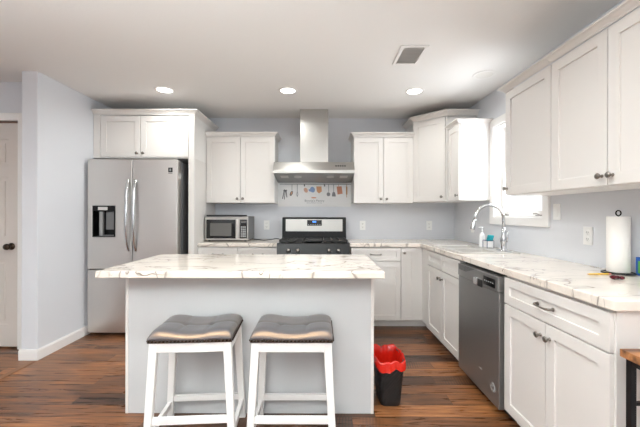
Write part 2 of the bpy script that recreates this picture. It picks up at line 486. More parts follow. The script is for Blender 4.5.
# door with six panels
dr = bpy.data.objects.new('door_1', None); COL.objects.link(dr); dr.location = (DX0, DWALL + 0.02, 0); dr['kind'] = 'structure'
DWd = DX1 - DX0
bm = newb()
xs = [0.0, 0.11, 0.33, 0.43, 0.65, DWd]; zs = [0.012, 0.22, 0.82, 1.0, 1.58, 1.68, 1.93, DZ - 0.01]
cells(bm, xs, zs, lambda i, j: True, 0.012, 0.035, lambda a, b, c: (a, c, b))
cells(bm, xs, zs, lambda i, j: not (i in (1, 3) and j in (1, 3, 5)), 0.0, 0.012, lambda a, b, c: (a, c, b))
for i in (1, 3):
    for j in (1, 3, 5):
        x0, x1, z0, z1 = xs[i] + 0.035, xs[i + 1] - 0.035, zs[j] + 0.035, zs[j + 1] - 0.035
        box(bm, x0, x1, 0.004, 0.014, z0, z1)
obj('door_leaf', bm, M['door'], dr, bevel=0.003)
bm = newb(); cells(bm, [-0.008, 0.0, DWd, DWd + 0.008], [0, DZ - 0.005, DZ + 0.005], lambda i, j: not (i == 1 and j == 0), -0.004, 0.1, lambda a, b, c: (a, c, b)); obj('door_jamb', bm, M['jamb'], dr)
bm = newb(); cells(bm, [-0.085, -0.008, DWd + 0.008, DWd + 0.085], [0, DZ + 0.005, DZ + 0.075], lambda i, j: not (i == 1 and j == 0), -0.036, -0.020, lambda a, b, c: (a, c, b)); obj('door_casing', bm, M['trim'], dr, bevel=0.004)
bm = newb(); mx = Matrix.Translation((DWd - 0.075, 0.0, 0.94)) @ Matrix.Rotation(PI / 2, 4, 'X')
lathe(bm, [(0.032, 0), (0.032, 0.006), (0.012, 0.010), (0.011, 0.032), (0.022, 0.036), (0.029, 0.048), (0.026, 0.062), (0.0, 0.068)], 24, mx)
obj('door_knob', bm, M['bronze'], dr, smooth=True)
bm = newb(); box(bm, DWd - 0.001, DWd + 0.002, -0.003, 0.03, 0.88, 1.0); obj('strike_plate', bm, M['bronze'], dr)

# window over the sink
wn_ = bpy.data.objects.new('window_1', None); COL.objects.link(wn_); wn_.location = (RIGHT, WY0, WZ0); wn_['kind'] = 'structure'
WW, WH = WY1 - WY0, WZ1 - WZ0
mp_ = lambda a, b, c: (c, a, b)
bm = newb(); cells(bm, [-0.072, 0, WW, WW + 0.072], [-0.072, 0, WH, WH + 0.072], lambda i, j: not (i == 1 and j == 1), -0.018, 0.0, mp_); obj('window_casing', bm, M['trim'], wn_, bevel=0.003)
bm = newb(); cells(bm, [0, 0.012, WW - 0.012, WW], [0, 0.012, WH - 0.012, WH], lambda i, j: not (i == 1 and j == 1), 0.0, 0.09, mp_); obj('window_jamb', bm, M['trim'], wn_)
bm = newb(); f = 0.042
cells(bm, [0.012, 0.012 + f, WW - 0.012 - f, WW - 0.012], [0.012, 0.012 + f, WH / 2 - 0.02, WH / 2 + 0.02], lambda i, j: not (i == 1 and j == 1), 0.055, 0.085, mp_); obj('lower_sash', bm, M['trim'], wn_, bevel=0.003)
bm = newb(); cells(bm, [0.012, 0.012 + f, WW - 0.012 - f, WW - 0.012], [WH / 2 - 0.02, WH / 2 + 0.02, WH - 0.012 - f, WH - 0.012], lambda i, j: not (i == 1 and j == 1), 0.088, 0.118, mp_); us = obj('upper_sash', bm, M['trim'], wn_, bevel=0.003)
bm = newb(); cells(bm, [0.054, WW - 0.054], [0.054, WH / 2 - 0.02], lambda i, j: True, 0.068, 0.072, mp_); obj('lower_pane', bm, M['glass'], wn_)
bm = newb(); cells(bm, [0.054, WW - 0.054], [WH / 2 + 0.02, WH - 0.054], lambda i, j: True, 0.101, 0.105, mp_); obj('upper_pane', bm, M['glass'], wn_)
for yy in (0.10, WW - 0.14):
    bm = newb(); box(bm, 0.030, 0.056, yy, yy + 0.05, 0.013, 0.022); tube(bm, [(0.035, yy + 0.01, 0.022), (0.028, yy + 0.03, 0.032), (0.02, yy + 0.06, 0.03)], 0.005, 8)
    obj('window_latch', bm, M['nickel'], wn_)

# ------------------------------------------------------------------ cabinets
RAIL = 0.058
def knob_at(parent, x, y, z):
    bm = newb(); mx = Matrix.Translation((x, y, z)) @ Matrix.Rotation(PI / 2, 4, 'X')
    lathe(bm, [(0.009, 0), (0.009, 0.003), (0.0055, 0.006), (0.0055, 0.014), (0.013, 0.019), (0.0155, 0.025), (0.012, 0.030), (0.0, 0.032)], 16, mx)
    return obj('knob', bm, M['nickel'], parent, smooth=True)


def pull_at(parent, x, y, z, L=0.11):
    bm = newb()
    pts = [(x - L / 2, y, z), (x - L / 2, y - 0.020, z), (x - L / 2 + 0.012, y - 0.028, z), (x, y - 0.032, z), (x + L / 2 - 0.012, y - 0.028, z), (x + L / 2, y - 0.020, z), (x + L / 2, y, z)]
    tube(bm, pts, [0.007, 0.006, 0.006, 0.0045, 0.006, 0.006, 0.007], 10)
    for s in (-1, 1):
        lathe(bm, [(0.010, 0), (0.010, 0.004), (0.0, 0.006)], 12, Matrix.Translation((x + s * L / 2, y, z)) @ Matrix.Rotation(PI / 2, 4, 'X'))
    return obj('pull_handle', bm, M['nickel'], parent, smooth=True)


def shaker(parent, name, x0, x1, z0, z1, y=0.0, t=0.019, knob=None, pull=False, rail=RAIL):
    """front in the plane y - t, facing local -y"""
    bm = newb()
    xs = [x0, x0 + rail, x1 - rail, x1]; zs = [z0, z0 + rail, z1 - rail, z1]
    mpf = lambda a, b, c: (a, c, b)
    cells(bm, xs, zs, lambda i, j: not (i == 1 and j == 1), y - t, y, mpf)
    box(bm, x0 + rail - 0.001, x1 - rail + 0.001, y - t + 0.009, y - 0.001, z0 + rail - 0.001, z1 - rail + 0.001)
    d = obj(name, bm, M['cab'], parent, bevel=0.0015)
    if knob: knob_at(d, knob[0], y - t, knob[1])
    if pull: pull_at(d, (x0 + x1) / 2, y - t, (z0 + z1) / 2)
    return d


def carcass(parent, w_, d_, z0, z1, name='carcass', x0=0.0):
    bm = newb(); box(bm, x0, x0 + w_, 0.0, d_, z0, z1); return obj(name, bm, M['cab_in'], parent, bevel=0.001)


CT, CB = 0.928, 0.888       # countertop top and underside
TOE = 0.085
BF = 3.64                   # back run cabinet face
RF = 1.12                   # right run cabinet face
G = 0.003

# --- back run, left of the range
t = thing('base_cabinet', 'white shaker base cabinet left of the black range, under the microwave', 'cabinet', (-1.327, BF, 0))
W_ = 0.868; carcass(t, W_, 0.575, TOE, CB - 0.001)
bm = newb(); box(bm, 0, W_, 0.06, 0.09, 0.001, TOE); obj('toe_kick', bm, M['cab_in'], t)
for k in (0, 1):
    a, b_ = k * W_ / 2 + G, (k + 1) * W_ / 2 - G
    shaker(t, 'drawer', a, b_, 0.735, CB - 0.012, pull=True, rail=0.035)
    shaker(t, 'door', a, b_, TOE + 0.003, 0.728, knob=((b_ - 0.03) if k == 0 else (a + 0.03), 0.66))

# --- back run, right of the range
t = thing('base_cabinet', 'white base cabinet with drawer and door directly right of the black range', 'cabinet', (0.335, BF, 0))
W_ = 0.545; carcass(t, W_, 0.575, TOE, CB - 0.001)
bm = newb(); box(bm, 0, W_, 0.06, 0.09, 0.001, TOE); obj('toe_kick', bm, M['cab_in'], t)
shaker(t, 'drawer', G, W_ - G, 0.735, CB - 0.012, pull=True, rail=0.042)
shaker(t, 'door', G, W_ - G, TOE + 0.003, 0.728, knob=(0.04, 0.66))
t = thing('corner_base_cabinet', 'narrow white full-height-door corner base cabinet where the two counters meet', 'cabinet', (0.882, BF, 0))
bm = newb()
prism(bm, [(0, 0), (RF - 0.882, 0), (RF - 0.882, -0.215), (0.812, -0.215), (0.812, 0.575), (0, 0.575)], TOE, CB - 0.001); obj('carcass', bm, M['cab_in'], t)
shaker(t, 'door', G, 0.165, TOE + 0.003, CB - 0.012, knob=(0.035, 0.825), rail=0.045)
bm = newb(); box(bm, 0.168, RF - 0.882 - 0.001, -0.006, 0.0, TOE, CB - 0.002); box(bm, RF - 0.882 - 0.006, RF - 0.882, -0.213, 0.0, TOE, CB - 0.002); obj('filler', bm, M['cab'], t)
bm = newb(); box(bm, 0, RF - 0.882 + 0.06, 0.06, 0.09, 0.001, TOE); box(bm, RF - 0.882 + 0.06, RF - 0.882 + 0.09, -0.215, 0.09, 0.001, TOE); obj('toe_kick', bm, M['cab_in'], t)

# --- right run (local x runs towards the camera)
def rcab(name, label, yfar, w_, hollow=False, d_=0.575):
    t = thing(name, label, 'cabinet', (RF, yfar, 0), -PI / 2)
    if hollow:
        bm = newb()
        box(bm, 0, 0.018, 0, d_, TOE, CB - 0.001); box(bm, w_ - 0.018, w_, 0, d_, TOE, CB - 0.001)
        box(bm, 0.018, w_ - 0.018, 0, d_, TOE, TOE + 0.018); box(bm, 0.018, w_ - 0.018, 0, 0.018, 0.70, CB - 0.001); box(bm, 0.018, w_ - 0.018, d_ - 0.012, d_, TOE + 0.018, CB - 0.001)
        obj('carcass', bm, M['cab_in'], t)
    else: carcass(t, w_, d_, TOE, CB - 0.001)
    bm = newb(); box(bm, 0, w_, 0.06, 0.09, 0.001, TOE); obj('toe_kick', bm, M['cab_in'], t)
    return t


SY = 3.423; SW = 0.808
t = rcab('sink_base_cabinet', 'white sink base cabinet with paired doors between corner and dishwasher', SY, SW, True)
for k in (0, 1):
    a, b_ = k * SW / 2 + G, (k + 1) * SW / 2 - G
    shaker(t, 'false_drawer_front', a, b_, 0.735, CB - 0.012, rail=0.045)
    shaker(t, 'door', a, b_, TOE + 0.003, 0.728, knob=((b_ - 0.03) if k == 0 else (a + 0.03), 0.66))
EY = 1.99; EW = 0.728
t = rcab('base_cabinet', 'white base cabinet with wide drawer at the near end of the right counter', EY, EW)
shaker(t, 'drawer', G, EW - G, 0.722, CB - 0.014, pull=True, rail=0.05)
for k in (0, 1):
    a, b_ = k * EW / 2 + G, (k + 1) * EW / 2 - G
    shaker(t, 'door', a, b_, TOE + 0.003, 0.715, knob=((b_ - 0.03) if k == 0 else (a + 0.03), 0.65))
bm = newb(); box(bm, EW + 0.0005, EW + 0.006, -0.001, 0.575, 0.001, CB - 0.001); obj('end_panel', bm, M['cab'], t, bevel=0.001)

# --- countertops
SX0, SX1, SYA, SYB = 1.155, 1.495, 2.71, 3.32          # sink cut-out
bm = newb(); xs = [0.325, 1.092, SX0, SX1, RIGHT - 0.001]; ys = [1.236, SYA, SYB, 3.605, BACK - 0.001]
def kc(i, j):
    if i == 0: return j == 3
    if i == 2 and j == 1: return False
    return True
cells(bm, xs, ys, kc, CB, CT)
tag(obj('countertop', bm, M['marble'], bevel=0.004), 'L-shaped veined marble-look countertop running from the range to the right wall', 'countertop')
bm = newb(); box(bm, -1.328, -0.462, 3.605, BACK - 0.001, CB, CT)
tag(obj('countertop', bm, M['marble'], bevel=0.004), 'short veined marble-look countertop under the microwave, left of the range', 'countertop')

# --- sink
sk = thing('kitchen_sink', 'double bowl stainless steel sink set in counter under the window', 'sink', (SX0, SYA, CT))
w_, l_ = SX1 - SX0, SYB - SYA
bm = newb()
cells(bm, [-0.022, 0.022, w_ - 0.03, w_ + 0.128], [-0.022, 0.022, l_ / 2 - 0.018, l_ / 2 + 0.018, l_ - 0.022, l_ + 0.022], lambda i, j: not (i == 1 and j in (1, 3)), 0.0005, 0.006)
obj('rim', bm, M['sinksteel'], sk, bevel=0.002)
for (a, b_) in ((0.022, l_ / 2 - 0.018), (l_ / 2 + 0.018, l_ - 0.022)):
    bm = newb(); x0, x1 = 0.022, w_ - 0.03
    top = [bm.verts.new(p) for p in ((x0, a, 0.0), (x1, a, 0.0), (x1, b_, 0.0), (x0, b_, 0.0))]
    i_ = 0.02; bot = [bm.verts.new(p) for p in ((x0 + i_, a + i_, -0.17), (x1 - i_, a + i_, -0.17), (x1 - i_, b_ - i_, -0.17), (x0 + i_, b_ - i_, -0.17))]
    for k in range(4):
        q = (k + 1) % 4; bm.faces.new((top[k], bot[k], bot[q], top[q]))
    bm.faces.new(bot)
    o = obj('bowl', bm, M['sinksteel'], sk); s_ = o.modifiers.new('s', 'SOLIDIFY'); s_.thickness = 0.002
    bm = newb(); lathe(bm, [(0.042, 0), (0.042, 0.003), (0.03, 0.003), (0.028, 0.001), (0, 0.001)], 24, Matrix.Translation(((x0 + x1) / 2, (a + b_) / 2, -0.169))); obj('drain', bm, M['chrome'], o, smooth=True)

# --- faucet
fc = thing('kitchen_faucet', 'tall chrome gooseneck pull-down faucet behind the sink', 'faucet', (1.572, 2.85, CT + 0.006))
bm = newb(); lathe(bm, [(0.030, 0.0005), (0.030, 0.006), (0.024, 0.012), (0.022, 0.05), (0.026, 0.075), (0.027, 0.095), (0.020, 0.12), (0.0155, 0.16), (0.014, 0.2)], 24); obj('base', bm, M['chrome'], fc, smooth=True)
bm = newb(); R_ = 0.122
pts = [(0, 0, 0.19), (0, 0, 0.26)] + [(-R_ + R_ * math.cos(a), 0, 0.268 + R_ * math.sin(a)) for a in [i * PI / 14 for i in range(1, 14)]] + [(-2 * R_ - 0.003, 0, 0.262)]
tube(bm, pts, 0.0125, 16); obj('spout', bm, M['chrome'], fc, smooth=True)
bm = newb(); mx = Matrix.Translation((-2 * R_ - 0.003, 0, 0.27)) @ Matrix.Rotation(PI + 0.22, 4, 'Y')
lathe(bm, [(0.013, 0), (0.0145, 0.01), (0.0145, 0.03), (0.018, 0.05), (0.020, 0.085), (0.018, 0.09), (0, 0.09)], 20, mx); obj('spray_head', bm, M['chrome'], fc, smooth=True)
bm = newb(); tube(bm, [(0.0, -0.022, 0.085), (0.0, -0.045, 0.085)], [0.012, 0.011], 14); tube(bm, [(0.0, -0.045, 0.08), (0.002, -0.055, 0.11), (0.004, -0.06, 0.165)], [0.009, 0.007, 0.006], 12); obj('lever_handle', bm, M['chrome'], fc, smooth=True)
bm = newb(); prism(bm, [(0.03 * math.cos(2 * PI * k / 24), 0.11 * math.sin(2 * PI * k / 24)) for k in range(24)], 0.0003, 0.005); obj('deck_plate', bm, M['chrome'], fc)

# --- soap bottle and sponge caddy
sb = thing('soap_bottle', 'white pump soap bottle left of the chrome faucet', 'bottle', (1.548, 3.215, CT + 0.0065))
sb.location = (1.55, 3.185, CT + 0.0065); sb.scale = (0.88, 0.88, 0.86)
bm = newb(); lathe(bm, [(0.028, 0), (0.031, 0.004), (0.031, 0.12), (0.026, 0.14), (0.013, 0.155), (0.012, 0.165)], 24); obj('bottle_body', bm, M['ceramic'], sb, smooth=True)
bm = newb(); lathe(bm, [(0.014, 0.165), (0.014, 0.18), (0.005, 0.182), (0.005, 0.21), (0.011, 0.212), (0.011, 0.222), (0, 0.223)], 16); tube(bm, [(0, 0, 0.217), (-0.03, 0, 0.218), (-0.04, 0, 0.21)], [0.006, 0.005, 0.004], 8); obj('pump', bm, M['ceramic'], sb, smooth=True)
cd = thing('sponge_caddy', 'white sponge caddy with dark rim beside the soap bottle', 'caddy', (1.56, 3.085, CT + 0.0065)); cd.scale = (0.9, 0.8, 0.85)
bm = newb(); cells(bm, [-0.03, -0.026, 0.026, 0.03], [-0.045, -0.041, 0.041, 0.045], lambda i, j: not (i == 1 and j == 1), 0.012, 0.078); box(bm, -0.0295, 0.0295, -0.0445, 0.0445, 0.008, 0.013); obj('cup', bm, M['ceramic'], cd, bevel=0.002)
bm = newb(); pts = [(-0.034, -0.05, 0.082), (0.034, -0.05, 0.082), (0.034, 0.05, 0.082), (-0.034, 0.05, 0.082), (-0.034, -0.05, 0.082)]
for a, b_ in zip(pts, pts[1:]): tube(bm, [a, b_], 0.003, 8)
for (x, y) in ((-0.034, -0.05), (0.034, -0.05), (0.034, 0.05), (-0.034, 0.05)): tube(bm, [(x, y, 0), (x, y, 0.082)], 0.0028, 8)
obj('wire_frame', bm, M['holder'], cd)
bm = newb(); box(bm, -0.020, 0.018, -0.027, 0.024, 0.022, 0.125, Matrix.Rotation(0.02, 4, 'X'))
for v in bm.verts:
    if v.co.z > 0.1: v.co.x += 0.018; v.co.y -= 0.008
tag(obj('sponge', bm, M['teal'], bevel=0.004), 'teal scrubbing sponge standing in the caddy by the faucet', 'sponge').location = (1.56, 3.085, CT + 0.0005)

# ------------------------------------------------------------------ upper cabinets
UB, UT = 1.385, 2.150; UD = 0.322; UF = BACK - UD      # bottom, top, depth, face plane


def upper(label, x0, x1, z1=UT, ndoor=2, ends=(True, True)):
    t = thing('wall_cabinet', label, 'cabinet', (x0, UF, UB - 0.014)); W_ = x1 - x0; H_ = z1 - UB + 0.009
    carcass(t, W_, UD - 0.001, 0.0, H_)
    for k in range(ndoor):
        a, b_ = k * W_ / ndoor + G, (k + 1) * W_ / ndoor - G
        shaker(t, 'door', a, b_, 0.004, H_ - 0.008, knob=((b_ - 0.03) if k == 0 else (a + 0.03), 0.05))
    path = [(0, 0.0)] if not ends[0] else [(0, UD - 0.002), (0, 0.0)]
    path += [(W_, 0.0)] if not ends[1] else [(W_, 0), (W_, UD - 0.002)]
    path = [(p[0], p[1] - (0.0195 if p[1] == 0 else 0)) for p in path]
    crown(path, H_ - 0.003, 0.038, 0.05, parent=t)
    return t


upper('white two-door upper cabinet left of the range hood, above the microwave', -1.328, -0.53, ends=(False, True))
upper('white two-door upper cabinet right of the range hood', 0.392, 1.088, ends=(True, False))

# diagonal corner wall cabinet
CTOP = 2.312
t = thing('corner_wall_cabinet', 'tall white diagonal upper cabinet in the back right corner', 'cabinet', (0, 0, UB)); H_ = CTOP - UB
c0 = Vector((1.090, UF)); c1 = Vector((1.375, 3.612))
bm = newb(); prism(bm, [(c0.x, BACK - 0.001), (c0.x, c0.y), (c1.x, c1.y), (RIGHT - 0.001, c1.y), (RIGHT - 0.001, BACK - 0.001)][::1], 0.0, H_); obj('carcass', bm, M['cab_in'], t)
dd = thing('x', '', '', (c0.x, c0.y, 0)); d_ = c1 - c0; L_ = d_.length
ang = math.atan2(d_.y, d_.x)
sd = shaker(None, 'door', 0.012, L_ - 0.012, 0.004, H_ - 0.012, knob=(L_ - 0.045, 0.05)); bpy.data.objects.remove(dd)
sd.parent = t; sd.location = (c0.x, c0.y, 0); sd.rotation_euler = (0, 0, ang)
nv = Vector((d_.y, -d_.x)).normalized() * 0.0195
crown([(c0.x, BACK - 0.002), (c0.x, c0.y - 0.012), (c1.x - 0.004, c1.y - 0.0195), (RIGHT - 0.002, c1.y - 0.0195)], H_ - 0.003, 0.05, 0.058, parent=t)


def rupper(label, yfar, w_, doors, crown_ends=(True, True), knobs=None):
    t = thing('wall_cabinet', label, 'cabinet', (RIGHT - UD + 0.016, yfar, UB), -PI / 2); H_ = UT - UB
    carcass(t, w_, UD - 0.019, 0, H_)
    x = 0
    for k, dw in enumerate(doors):
        kx = (x + dw - 0.03) if knobs[k] == 'R' else (x + 0.03)
        shaker(t, 'door', x + G, x + dw - G, 0.004, H_ - 0.008, knob=(kx, 0.05)); x += dw
    path = ([(0, UD - 0.020)] if crown_ends[0] else []) + [(0, -0.0195), (w_, -0.0195)] + ([(w_, UD - 0.020)] if crown_ends[1] else [])
    crown(path, H_ - 0.003, 0.04, 0.038, parent=t)
    return t


rupper('narrow white upper cabinet between the corner cabinet and the window', 3.583, 0.283, [0.283], (False, True), 'R')
rupper('white single-door upper cabinet right of the window', 2.474, 0.488, [0.488], (True, False), 'L')
rupper('white two-door upper cabinet nearest the camera on right wall', 1.984, 0.78, [0.39, 0.39], (False, False), 'RL')

# ------------------------------------------------------------------ refrigerator enclosure and refrigerator
FX0, FX1, FF = LEFT + 0.016, -1.33, 3.54
t = thing('refrigerator_cabinet', 'tall white refrigerator surround with two short doors above', 'cabinet', (LEFT, FF, 0)); W_ = FX1 - LEFT
FB = 1.832; FT = 2.29
bm = newb(); box(bm, 0.001, W_, 0, BACK - FF - 0.001, FB, FT); obj('carcass', bm, M['cab_in'], t, bevel=0.001)
bm = newb(); box(bm, W_ - 0.062, W_, -0.018, 0.0, 0.002, FT); box(bm, W_ - 0.02, W_, 0.0, BACK - FF - 0.001, 0.002, FB); obj('side_panel', bm, M['cab'], t, bevel=0.001)
bm = newb(); box(bm, 0.002, 0.075, -0.018, 0, FB - 0.0, FT); obj('filler', bm, M['cab'], t, bevel=0.001)
shaker(t, 'door', 0.080, 0.497, FB + 0.014, FT - 0.012, knob=(0.467, FB + 0.05))
shaker(t, 'door', 0.502, W_ - 0.066, FB + 0.014, FT - 0.012, knob=(0.532, FB + 0.05))
crown([(0.004, -0.0195), (W_, -0.0195), (W_, BACK - FF - 0.002)], FT - 0.003, 0.045, 0.052, parent=t)

RX0, RX1, RY, RH = -2.362, -1.447, 3.38, 1.802
fr = thing('refrigerator', 'stainless steel french door refrigerator with water dispenser', 'refrigerator', (RX0, RY, 0)); W_ = RX1 - RX0
bm = newb(); box(bm, 0.004, W_ - 0.004, 0.105, 0.78, 0.025, RH - 0.02); box(bm, 0.05, W_ - 0.05, 0.12, 0.76, 0.0, 0.03)
obj('body', bm, M['steel_side'], fr, bevel=0.004)
for hx in (0.03, W_ - 0.12):
    bm = newb(); box(bm, hx, hx + 0.09, 0.11, 0.18, RH - 0.02, RH - 0.002); obj('hinge_cover', bm, M['steel_side'], fr, bevel=0.003)
ZS = 0.676


def fdoor(name, x0, x1, z0, z1):
    bm = newb(); n = 8; pts = []
    for k in range(n + 1):
        u = k / n; pts.append((x0 + (x1 - x0) * u, -0.004 * math.sin(PI * u)))
    prism(bm, pts + [(x1, 0.098), (x0, 0.098)], z0, z1)
    return obj(name, bm, M['steel'], fr, bevel=0.004)


# left door has the dispenser recess: boxes around a hole
HX0, HX1, HZ0, HZ1 = 0.052, 0.283, 1.006, 1.326
bm = newb()
cells(bm, [0.002, HX0, HX1, W_ / 2 - 0.003], [ZS + 0.006, HZ0, HZ1, RH - 0.006], lambda i, j: not (i == 1 and j == 1), 0.0, 0.098, lambda a, b, c: (a, c, b))
ld = obj('left_door', bm, M['steel'], fr, bevel=0.004)
rd = fdoor('right_door', W_ / 2 + 0.003, W_ - 0.002, ZS + 0.006, RH - 0.006)
bm = newb(); box(bm, W_ - 0.004, W_ - 0.0015, 0.02, 0.095, 1.60, 1.66); o = obj('energy_label', bm, M['sticker'], rd)
dwr = fdoor('freezer_drawer', 0.002, W_ - 0.002, 0.035, ZS - 0.004)
bm = newb(); box(bm, 0.004, W_ - 0.004, 0.03, 0.095, ZS - 0.004, ZS + 0.006); obj('drawer_grip', bm, M['blackmat'], dwr)
bm = newb()
mf = lambda a, b, c: (a, c, b)
cells(bm, [HX0 + 0.001, HX0 + 0.010, HX1 - 0.010, HX1 - 0.001], [HZ0 + 0.001, HZ0 + 0.008, HZ1 - 0.055, HZ1 - 0.001], lambda i, j: not (i == 1 and j == 1), -0.004, 0.07, mf)
box(bm, HX0 + 0.001, HX1 - 0.001, 0.07, 0.09, HZ0 + 0.001, HZ1 - 0.001)
dp = obj('dispenser', bm, M['black'], ld, bevel=0.002)
bm = newb(); box(bm, HX0 + 0.06, HX1 - 0.075, -0.006, -0.004, HZ1 - 0.046, HZ1 - 0.014); obj('dispenser_display', bm, M['sticker'], dp)
bm = newb(); box(bm, HX0 + 0.055, HX0 + 0.09, 0.02, 0.05, HZ0 + 0.012, HZ1 - 0.06); obj('ice_chute', bm, M['greykey'], dp, bevel=0.004)
bm = newb(); box(bm, HX0 + 0.115, HX1 - 0.035, 0.035, 0.06, HZ0 + 0.075, HZ1 - 0.06); obj('paddle', bm, M['steel_side'], dp, bevel=0.004)
bm = newb(); box(bm, HX0 + 0.10, HX1 - 0.012, 0.0, 0.068, HZ0 + 0.009, HZ0 + 0.02); obj('drip_tray', bm, M['steel_side'], dp)


def fhandle(par, x):
    bm = newb(); pts = []
    for k in range(17):
        u = k / 16; z = 0.862 + 0.73 * u; pts.append((x, 0.0 - 0.052 * math.sin(PI * u) ** 0.55, z))
    n = len(pts); rings = []
    for i, p in enumerate(pts):
        rings.append([bm.verts.new((p[0] + sx * 0.013 , p[1] + sy * 0.009 , p[2])) for sx, sy in ((-1, -0.4), (-0.5, -1), (0.5, -1), (1, -0.4), (1, 0.8), (-1, 0.8))])
    for a, b_ in zip(rings, rings[1:]):
        for k in range(6): bm.faces.new((a[k], a[(k + 1) % 6], b_[(k + 1) % 6], b_[k]))
    bm.faces.new(list(reversed(rings[0]))); bm.faces.new(rings[-1])
    obj('handle', bm, M['chrome'], par, smooth=True)


fhandle(ld, W_ / 2 - 0.040); fhandle(rd, W_ / 2 + 0.034)
# emblem: dark rounded badge with a pale mark and a line of small print
bm = newb(); box(bm, W_ - 0.092, W_ - 0.048, -0.0065, -0.004, 1.665, 1.712); bdg = obj('emblem', bm, M['black'], rd, bevel=0.001)
bm = newb(); box(bm, W_ - 0.079, W_ - 0.062, -0.0075, -0.0065, 1.676, 1.702); obj('emblem_mark', bm, M['greykey'], bdg)
bm = newb(); box(bm, W_ - 0.092, W_ - 0.05, -0.0055, -0.0035, 1.652, 1.658); obj('emblem_print', bm, M['ink'], bdg)

# ------------------------------------------------------------------ range hood, printed panel
HX = -0.07
hd = thing('range_hood', 'stainless steel chimney range hood mounted above the black range', 'range hood', (HX, BACK, 0))
hw = 0.457
bm = newb()
# canopy profile in (y, z): thin front, sloping top, underside falling to the wall
prof = [(-0.50, 1.700), (-0.50, 1.736), (-0.44, 1.834), (-0.001, 1.834), (-0.001, 1.705)]
a = [bm.verts.new((-hw, y, z)) for y, z in prof]; b_ = [bm.verts.new((hw, y, z)) for y, z in prof]
bm.faces.new(a); bm.faces.new(list(reversed(b_)))
for k in range(len(prof)):
    q = (k + 1) % len(prof); bm.faces.new((a[k], b_[k], b_[q], a[q]))
cn = obj('canopy', bm, M['steel_h'], hd, bevel=0.003)
bm = newb()
# lower lip: side cheeks, back plate and inclined baffle
for s in (-1, 1):
    x0, x1 = (s * hw, s * (hw - 0.02)) if s < 0 else (hw - 0.02, hw)
    vs = [(-0.46, 1.699), (-0.001, 1.699), (-0.001, 1.640), (-0.10, 1.640)]
    p = [bm.verts.new((x0, y, z)) for y, z in vs]; q_ = [bm.verts.new((x1, y, z)) for y, z in vs]
    bm.faces.new(p); bm.faces.new(list(reversed(q_)))
    for k in range(4): bm.faces.new((p[k], q_[k], q_[(k + 1) % 4], p[(k + 1) % 4]))
vs = [(-0.47, 1.699), (-0.001, 1.699), (-0.001, 1.640), (-0.06, 1.640)]
p = [bm.verts.new((-hw + 0.021, y, z)) for y, z in vs]; q_ = [bm.verts.new((hw - 0.021, y, z)) for y, z in vs]
bm.faces.new(p); bm.faces.new(list(reversed(q_)))
for k in range(4): bm.faces.new((p[k], q_[k], q_[(k + 1) % 4], p[(k + 1) % 4]))
bf = obj('filter_housing', bm, M['steel_dark'], hd)
sl = math.atan2(1.640 - 1.699, 0.41)
for x in (-0.19, 0.19):
    bm = newb(); mx = Matrix.Translation((x, -0.33, 1.6785)) @ Matrix.Rotation(PI + sl, 4, 'X')
    lathe(bm, [(0.045, 0), (0.045, 0.004), (0.035, 0.006), (0.0, 0.006)], 20, mx); obj('hood_lamp', bm, M['sticker'], hd)
for x in (-0.39, 0.30):
    bm = newb(); box(bm, x, x + 0.09, -0.05, 0.05, -0.003, 0.0, Matrix.Translation((0, -0.33, 1.6785)) @ Matrix.Rotation(sl, 4, 'X')); obj('filter_plate', bm, M['sticker'], hd)
bm = newb(); cw = 0.163; box(bm, -cw, cw, -0.38, -0.001, 1.8345, CEIL - 0.001); obj('chimney', bm, M['steel_h'], hd, bevel=0.004)
bm = newb(); box(bm, -cw - 0.003, cw + 0.003, -0.383, -0.001, 2.30, 2.304); obj('chimney_seam', bm, M['steel_h'], hd)
bm = newb()
mxc = Matrix.Translation((0.30, -0.4698, 1.786)) @ Matrix.Rotation(math.atan2(0.098, 0.06), 4, 'X')
for k in range(5): box(bm, -0.05 + 0.025 * k - 0.008, -0.05 + 0.025 * k + 0.008, -0.008, 0.008, 0.0, 0.002, mxc)
obj('control_button', bm, M['blackmat'], hd)

pn = thing('printed_kitchen_panel', 'white splash panel printed with hanging utensils below the range hood', 'sign', (HX, BACK - 0.0005, 0))
PZ0, PZ1 = 1.337, 1.637; px0, px1 = -0.462, 0.462
bm = newb(); box(bm, px0, px1, -0.006, 0, PZ0, PZ1); obj('panel', bm, M['panelwhite'], pn, bevel=0.001)
FY = -0.0065


def PX(px): return (px - 313.5) / 78.9          # photo column to panel x
def PZ(py): return 1.25 + (214 - py) / 78.9


def printed(name, m_, polys=(), lines=(), th=0.0012):
    bm = newb()
    for P in polys:
        lo = [bm.verts.new((x, FY, z)) for x, z in P]; hi = [bm.verts.new((x, FY - th, z)) for x, z in P]
        bm.faces.new(lo); bm.faces.new(list(reversed(hi)))
        for k in range(len(P)): bm.faces.new((lo[k], lo[(k + 1) % len(P)], hi[(k + 1) % len(P)], hi[k]))
    for (x0, z0, x1, z1, r) in lines: tube(bm, [(x0, FY, z0), (x1, FY, z1)], r, 6)
    return obj(name, bm, m_, pn)


def ell(cx, cz, rx, rz, n=16, rot=0):
    r = []
    for k in range(n):
        a = 2 * PI * k / n; x, z = rx * math.cos(a), rz * math.sin(a)
        r.append((cx + x * math.cos(rot) - z * math.sin(rot), cz + x * math.sin(rot) + z * math.cos(rot)))
    return r


